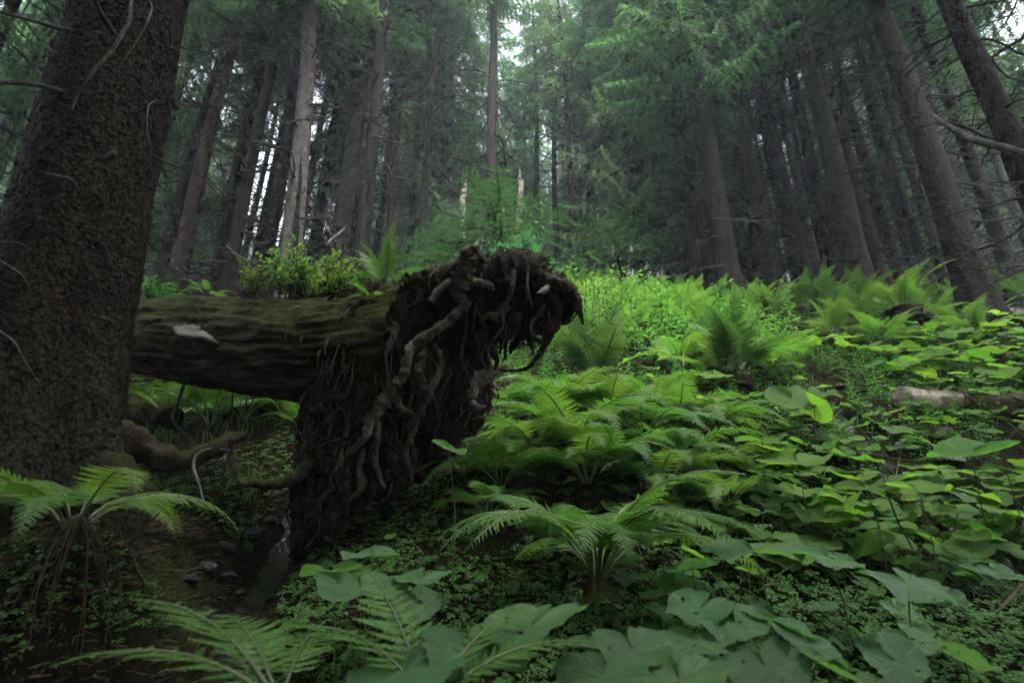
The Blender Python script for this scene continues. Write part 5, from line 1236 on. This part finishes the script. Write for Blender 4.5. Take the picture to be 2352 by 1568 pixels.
litter()

def ground_moss():
    r = np.random.RandomState(98); n = 60000; y = .9 + 5.5 * r.rand(n) ** 1.4; x = r.uniform(-1, .35, n) * (y * 1.0 + .5); g = (fbm(np.c_[x, y, 0 * x] * 1.8 + 60, 3) > -.05) & (pl_dist(x, y, GULLY) > .1); x, y = x[g], y[g]; n = len(x)
    o = moss_fuzz('ground_moss', np.c_[x, y, ter(x, y) - .002], np.tile([0, 0, 1.0], (n, 1)), n, .008, .03, 7, True, None, .003); o['label'] = 'dark moss cushions on the banks of the gully'; o['category'] = 'moss'
ground_moss()

# ================================================================== BILBERRY on the log, shrubs behind
def shrub_mesh(seed, H, W, nst, nl, ls, mat):
    r = np.random.RandomState(seed); st = MB(); lf = MB(); C, Dv = [], []
    for k in range(nst):
        a = r.rand() * 6.28; rad = W * r.rand() ** .5; b = np.array([math.cos(a) * rad * .5, math.sin(a) * rad * .5, -.02]); tp = np.array([math.cos(a) * rad, math.sin(a) * rad, H * r.uniform(.6, 1.1)])
        pts = [b, b * .6 + tp * .4 + r.uniform(-.02, .02, 3), tp]; st.merge(tube(pts, [.003, .002, .001], 3, 6))
        c = catmull(pts, 14)
        for q in range(5):
            i = r.randint(4, 13); d = nz([r.uniform(-1, 1), r.uniform(-1, 1), r.uniform(.1, .8)]); l = H * r.uniform(.15, .4); st.merge(tube([c[i], c[i] + d * l], [.0016, .0008], 3, 3))
            for u in np.linspace(.25, 1, nl): C.append(c[i] + d * l * u + r.uniform(-.006, .006, 3)); Dv.append(nz([r.uniform(-1, 1), r.uniform(-1, 1), r.uniform(-.2, .5)]))
    C = np.array(C); Dv = np.array(Dv); n = len(C); l = ls * r.uniform(.7, 1.3, n)[:, None]; s = nz(np.cross(Dv, [0, 0, 1.0])) * l * .33
    V = np.stack([C, C + Dv * l * .5 - s, C + Dv * l, C + Dv * l * .5 + s], 1).reshape(-1, 3); lf.add(V, np.arange(len(V)).reshape(-1, 4))
    return st.mesh('stems', M_dead, True), lf.mesh('foliage', mat)
BIL = [shrub_mesh(k, .17 + .02 * k, .13, 16, 5, .021, M_bilb) for k in range(3)]
rr = np.random.RandomState(53)
def shrub(name, loc, v, label, group, s=1.0, cat='shrub'):
    t = thing(name, loc, label, cat, group, rr.rand() * 6.28, s); link('stems', v[0], t); kind(link('foliage', v[1], t), 'stuff'); return t
for k, (x, y, D, s, lab) in enumerate([(590, 690, 3.55, .9, 'bilberry shrub at the left end of the row on the log'), (640, 694, 3.5, 1.05, 'bilberry shrub second from the left on the log'), (690, 698, 3.45, 1.25, 'tall bilberry shrub in front of the pale scarred trunk'),
        (740, 702, 3.4, 1.1, 'bilberry shrub in the middle of the row on the log'), (785, 705, 3.36, 1.0, 'bilberry shrub right of the middle on the log'), (825, 706, 3.35, .95, 'thin bilberry shrub left of the fern on the log'), (915, 700, 3.35, .8, 'sparse bilberry shrub right of the fern on the log'), (665, 690, 3.7, 1.15, 'bilberry shrub behind the row on the log, left'), (765, 695, 3.65, 1.1, 'bilberry shrub behind the row on the log, right')]):
    shrub('bilberry_shrub', P(x, y - 14, D - .05), BIL[k % 3], lab, 'bilberry shrubs on the log', s * 1.38)
YS = shrub_mesh(20, 1.05, .36, 26, 7, .040, m_leaf('yellow_shrub_leaf', (.095, .16, .045), (.16, .30, .05), .55, .4, .35, .2))
shrub('shrub', base_at(1318, 6.0), YS, 'airy yellow green shrub behind the right end of the root plate', 'deciduous shrubs', 1.25)
shrub('shrub', base_at(1395, 7.2), YS, 'pale low shrub right of the airy yellow green one', 'deciduous shrubs', .95)
SV = shrub_mesh(21, .14, .16, 18, 5, .030, M_herb)
shrub('herb_clump', P(372, 690, 4.0), SV, 'bright clump of green leaves between near trunk and log', 'leaf clumps', 1.0, 'herb')
t = shrub('herb_clump', base_at(1965, 7.6) + [0, 0, .75], SV, 'sprig of bright leaves in front of the big twin trunk', 'leaf clumps', 1.0, 'herb')

# ================================================================== WOOD LYING ABOUT
def stick(name, pts, rads, lab, cat='stick', group=None, mat=M_dead, rough=.3, wob=.01, seed=0, twigs=0):
    q = np.array([P(*p) if len(p) == 3 and p[0] > 20 else p for p in pts]) if not isinstance(pts, np.ndarray) else pts
    c = q.mean(0); o = link(name, tube(q - c, rads, 8, len(q) * 6, rough, wob, seed, 18).mesh(name, mat, True), None, TM(c)); return tag(o, lab, cat, group)
def lie(a, b, rad, lift=0.0, n=6):
    A, B = G(*a), G(*b); t = np.linspace(0, 1, n)[:, None]; q = A * (1 - t) + B * t; q[:, 2] = np.maximum(ter(q[:, 0], q[:, 1]) * .5 + q[:, 2] * .5, q[:, 2]) + rad + lift; return q
# sawn log on the right
def lying_log(a, b, rad, lab, mat, cut=True, lift=0.0, stubs=0, seed=0):
    q = lie(a, b, rad * .7, lift); c = q[0].copy(); t = thing('fallen_log', c, lab, 'log', 'short logs on the right')
    link('log', tube(q - c, [rad, rad * 1.03, rad * .95, rad * .9], 20, 60, .28, .015, seed, 9).mesh('log', mat, True), t)
    d = nz(q[1] - q[0])
    if cut:
        n = 20; a_ = np.arange(n) / n * 6.283; u = nz(np.cross(d, [0, 0, 1.0])); w = np.cross(u, d); V = np.vstack([(np.cos(a_)[:, None] * u + np.sin(a_)[:, None] * w) * rad * .93 - d * rad * .33, -d * rad * .36])
        link('sawn_end', MB().add(V, [[k, (k + 1) % n, n] for k in range(n)]).mesh('sawn_end', M_palewood), t)
    r = np.random.RandomState(seed)
    for k in range(stubs):
        i = r.randint(1, 5); link('branch_stub', STUB[k % 2], t, TM(q[i] - c + [0, -.3 * rad, rad * .8], r.uniform(0, 6.28), -.9, 0, r.uniform(.07, .14)))
M_palelog = m_wood('pale_barked_log', (.08, .065, .05), (.24, .20, .165), (.48, .42, .36), .10, .9, (.5, 1.5, 1.5))
lying_log((2232, 742), (2600, 740), .125, 'grey log with dark end lying above the broad leaves at right edge', M_palelog, True, .06, 1, 1)
lying_log((2080, 952), (2215, 958), .10, 'pale stripped front piece of the broken log on the right', M_palelog, False, .07, 1, 2)
lying_log((2222, 962), (2520, 985), .115, 'brown barked rear piece of the broken log at the right edge', m_wood('brown_log', (.03, .02, .014), (.09, .06, .042), (.20, .145, .11), .25, .9), False, .07, 3, 3)
lying_log((310, 965), (388, 990), .12, 'dark short log under the fallen tree beside the near trunk', M_log, False, .03, 0, 4)
q = np.array([base_at(1640, 9.3) + [0, 0, .28], base_at(1720, 9.5) + [0, 0, .27], base_at(1850, 9.9) + [0, 0, .14]])
stick('fallen_pole', q, [.035, .04, .03], 'thin fallen pole lying on the crest before the stout spruces', 'log', None, M_strip)
stick('dead_branch', np.array([P(2140, 262, 5.5), P(2170, 285, 5.2), P(2230, 318, 4.9), P(2300, 335, 4.6), P(2420, 375, 4.2)]), [.012, .025, .03, .032, .035], 'long bent dead branch reaching in from the right edge, upper right', 'branch', None, M_dead, .3, .02, 3)
stick('stick', np.array([G(812, 690) + [0, 1.6, 1.2], P(760, 600, 6.2), P(795, 520, 6.2), P(815, 465, 6.2)]), [.018, .016, .012, .006], 'tall bent grey stick leaning behind the log', 'stick', None, M_dead_pale, .2, .02, 4)
stick('stick', lie((1975, 1058), (2150, 1085), .01, .05), [.009, .012, .010, .006], 'reddish brown stick lying across the wet hollow on the right', 'stick', None, M_strip, .2, .01, 5)
stick('stick', np.array([P(2020, 1060, 2.7), P(2035, 1120, 2.6), P(2060, 1190, 2.55), P(2095, 1260, 2.5)]), [.003, .004, .004, .003], 'thin dry stem slanting through the leaves on the right', 'stick', None, M_dead, .1, .005, 6)
stick('stick', np.array([P(2365, 1330, 1.9), P(2325, 1365, 1.85), P(2290, 1405, 1.8)]), [.006, .006, .003], 'brown twig poking in at the right edge low down', 'stick', None, M_strip, .2, .004, 7)
stick('stick', np.array([G(2335, 735), G(2335, 735) + [0, 0, .25], G(2335, 735) + [-.01, 0, .55]]), [.016, .014, .010], 'dark upright stick among ferns at the right edge', 'stick', None, M_dead, .2, .005, 8)
stick('stick', np.array([P(424, 880, 4.0), P(410, 925, 3.9), P(396, 960, 3.8), P(420, 990, 3.75), P(445, 1010, 3.75)]), [.012, .013, .010, .011, .008], 'crooked dark stick hanging under the log', 'stick', None, M_dead, .2, .006, 9)
stick('stick', np.array([P(534, 905, 3.7), P(532, 950, 3.65), P(528, 1010, 3.6)]), [.006, .006, .005], 'thin straight upright stick under the log', 'stick', None, M_dead, .1, .003, 10)
stick('stick', np.array([P(528, 1033, 2.75), P(480, 1030, 2.7), P(450, 1045, 2.65), P(444, 1075, 2.6), P(455, 1105, 2.55), P(470, 1160, 2.5)]), [.003, .004, .009, .009, .008, .005], 'pale crooked stick standing before the dark bank', 'stick', None, M_dead_pale, .25, .005, 11)
stick('stick', lie((480, 1140), (680, 1165), .005, .06), [.004, .006, .005, .003], 'thin pale stick bridging the stream', 'stick', None, M_dead_pale, .1, .006, 12)
stick('stick', lie((640, 1160), (770, 1070), .005, .10), [.005, .006, .004], 'slanting thin stick leaning on the foot of the root plate', 'stick', None, M_dead, .1, .006, 13)
stick('stick', lie((1885, 1225), (1950, 1310), .01, .12), [.006, .012, .008], 'dark pointed stick among broad leaves on the lower right', 'stick', None, M_strip, .3, .006, 14)
rr = np.random.RandomState(61)
for k in range(34):
    x, y = (rr.uniform(420, 720), rr.uniform(1130, 1340)) if k < 14 else (rr.uniform(1100, 2300), rr.uniform(760, 1400))
    b = G(x, y); a = rr.rand() * 6.28; l = rr.uniform(.12, .45)
    o = link('twig', DB_PALE[k % 3] if k % 2 else DB[k % 8], None, TM(b + [0, 0, .02], a, rr.uniform(-.15, .1), 0, l))
    tag(o, 'small dead twig lying along the stream' if k < 14 else 'small dead twig lying among the plants of the slope', 'twig', 'twigs along the stream' if k < 14 else 'twigs on the slope')

# ================================================================== STONES
def stone_mesh(seed):
    r = np.random.RandomState(seed); nu, nv = 20, 12; V = []
    for i in range(nv + 1):
        for j in range(nu):
            th = math.pi * i / nv; ph = 2 * math.pi * j / nu; V.append((math.sin(th) * math.cos(ph), math.sin(th) * math.sin(ph), math.cos(th)))
    V = np.array(V)
    for _ in range(9):
        n = nz(r.normal(size=3)); d = r.uniform(.55, .85); h = V @ n - d; V = V - np.outer(np.clip(h, 0, 9), n) * .92
    V = V + nz(V) * (fbm(V * 2 + seed, 3) * .12)[:, None]
    return MB().add(V * [1, .8, .42], [[i * nu + j, (i + 1) * nu + j, (i + 1) * nu + (j + 1) % nu, i * nu + (j + 1) % nu] for i in range(nv) for j in range(nu)]).mesh('stone', M_stone, True)
SM = [stone_mesh(k) for k in range(6)]
def stone(px, py, size, lab, group, k):
    if px < 700: size *= .7
    b = G(px, py); o = link('stone', SM[k % 6], None, TM(b + [0, 0, size * .03], k * 1.3, .2 * math.sin(k), .2 * math.cos(k * 2), size)); tag(o, lab, 'stone', group)
for k, (x, y, s, lab) in enumerate([(1935, 890, .09, 'dark wet stone at the left of the small cascade on the right'), (1975, 905, .10, 'wet stone in the middle of the right cascade'), (2010, 895, .08, 'small wet stone at the top of the right cascade'), (2040, 915, .12, 'rounded grey stone at the right side of the cascade'),
        (1985, 930, .08, 'glossy stone at the foot of the right cascade'), (2080, 1030, .14, 'large black wet stone under the bright leaves on the right'), (2170, 1060, .15, 'black wet rock in the hollow below the broken log'), (2150, 1000, .15, 'dark stone in the mossy bank below the broken log'), (2070, 1110, .10, 'pale topped stone below the reddish stick'), (1970, 1120, .12, 'dark flat stone left below the reddish stick'),
        (1990, 1210, .16, 'flat grey stone among leaves on the lower right'), (1270, 925, .20, 'grey flat slab behind the fern drift, left'), (1600, 965, .26, 'grey sloping slab below the dark upright fern'), (650, 1130, .09, 'wet stone in the stream by the root plate foot'), (620, 1200, .10, 'wet stone in mid stream left of the root plate foot'), (575, 1230, .11, 'wet stone with water shine in the lower stream'), (520, 1260, .10, 'dark wet stone at the stream bend'), (470, 1300, .10, 'bluish wet stone low in the stream'), (430, 1330, .09, 'smooth wet stone at the lowest stream pool'), (520, 1325, .08, 'dark stone right of the stream pool')]):
    stone(x, y, s, lab, 'wet stones', k)
rr = np.random.RandomState(67)
for k in range(40):
    pl = GULLY if k % 2 else CREEK; i = rr.randint(0, len(pl) - 3); t = rr.rand(); c = pl[i] * (1 - t) + pl[i + 1] * t + rr.uniform(-.16, .16, 2)
    s = rr.uniform(.015, .045); o = link('stone', SM[k % 6], None, TM((c[0], c[1], ter1(*c) + s * .3), k, 0, 0, s)); tag(o, 'small wet stone in the left hand stream' if k % 2 else 'small wet stone in the right hand trickle', 'stone', 'small stones in the stream' if k % 2 else 'small stones in the trickle')

# ================================================================== HAZE
def haze():
    x0, x1, y0, y1, z0, z1 = -97, 97, -40, 168, -20, 96
    V = [(x, y, z) for x in (x0, x1) for y in (y0, y1) for z in (z0, z1)]
    Q = [[0, 1, 3, 2], [4, 6, 7, 5], [0, 4, 5, 1], [2, 3, 7, 6], [0, 2, 6, 4], [1, 5, 7, 3]]
    m = bpy.data.materials.new('haze'); m.use_nodes = True; nt = m.node_tree; nt.nodes.remove(nt.nodes['Principled BSDF'])
    v = nt.nodes.new('ShaderNodeVolumePrincipled'); v.inputs['Color'].default_value = (.80, .90, 1, 1); v.inputs['Density'].default_value = HAZE
    v.inputs['Anisotropy'].default_value = .3
    nt.links.new(v.outputs[0], nt.nodes['Material Output'].inputs['Volume'])
    o = kind(link('haze', MB().add(V, Q).mesh('haze', m)), 'stuff'); o['label'] = 'thin morning mist filling the whole forest'; o['category'] = 'haze'
HAZE = .0022
haze()

# things that would share a label are told apart by their place from left to right
bpy.context.view_layer.update()
_by = {}
for o in COL.objects:
    if o.parent is None and 'label' in o and 'kind' not in o: _by.setdefault(o['label'], []).append(o)
_ord = ['leftmost', 'second from left', 'third from left', 'fourth from left', 'fifth from left', 'sixth from left', 'seventh from left', 'eighth from left']
for lab, ob in _by.items():
    if 2 <= len(ob) <= 8 and 'outside the view' not in lab:
        def _px(o):
            q = proj(tuple(o.matrix_world.translation)); return q[0] if q else 0
        ob.sort(key=_px)
        for i, o in enumerate(ob): o['label'] = ' '.join((lab + ', ' + ('rightmost' if i == len(ob) - 1 else _ord[i])).split()[:16])
    elif len(ob) > 8:
        for o in ob: o['group'] = ob[0]['group']
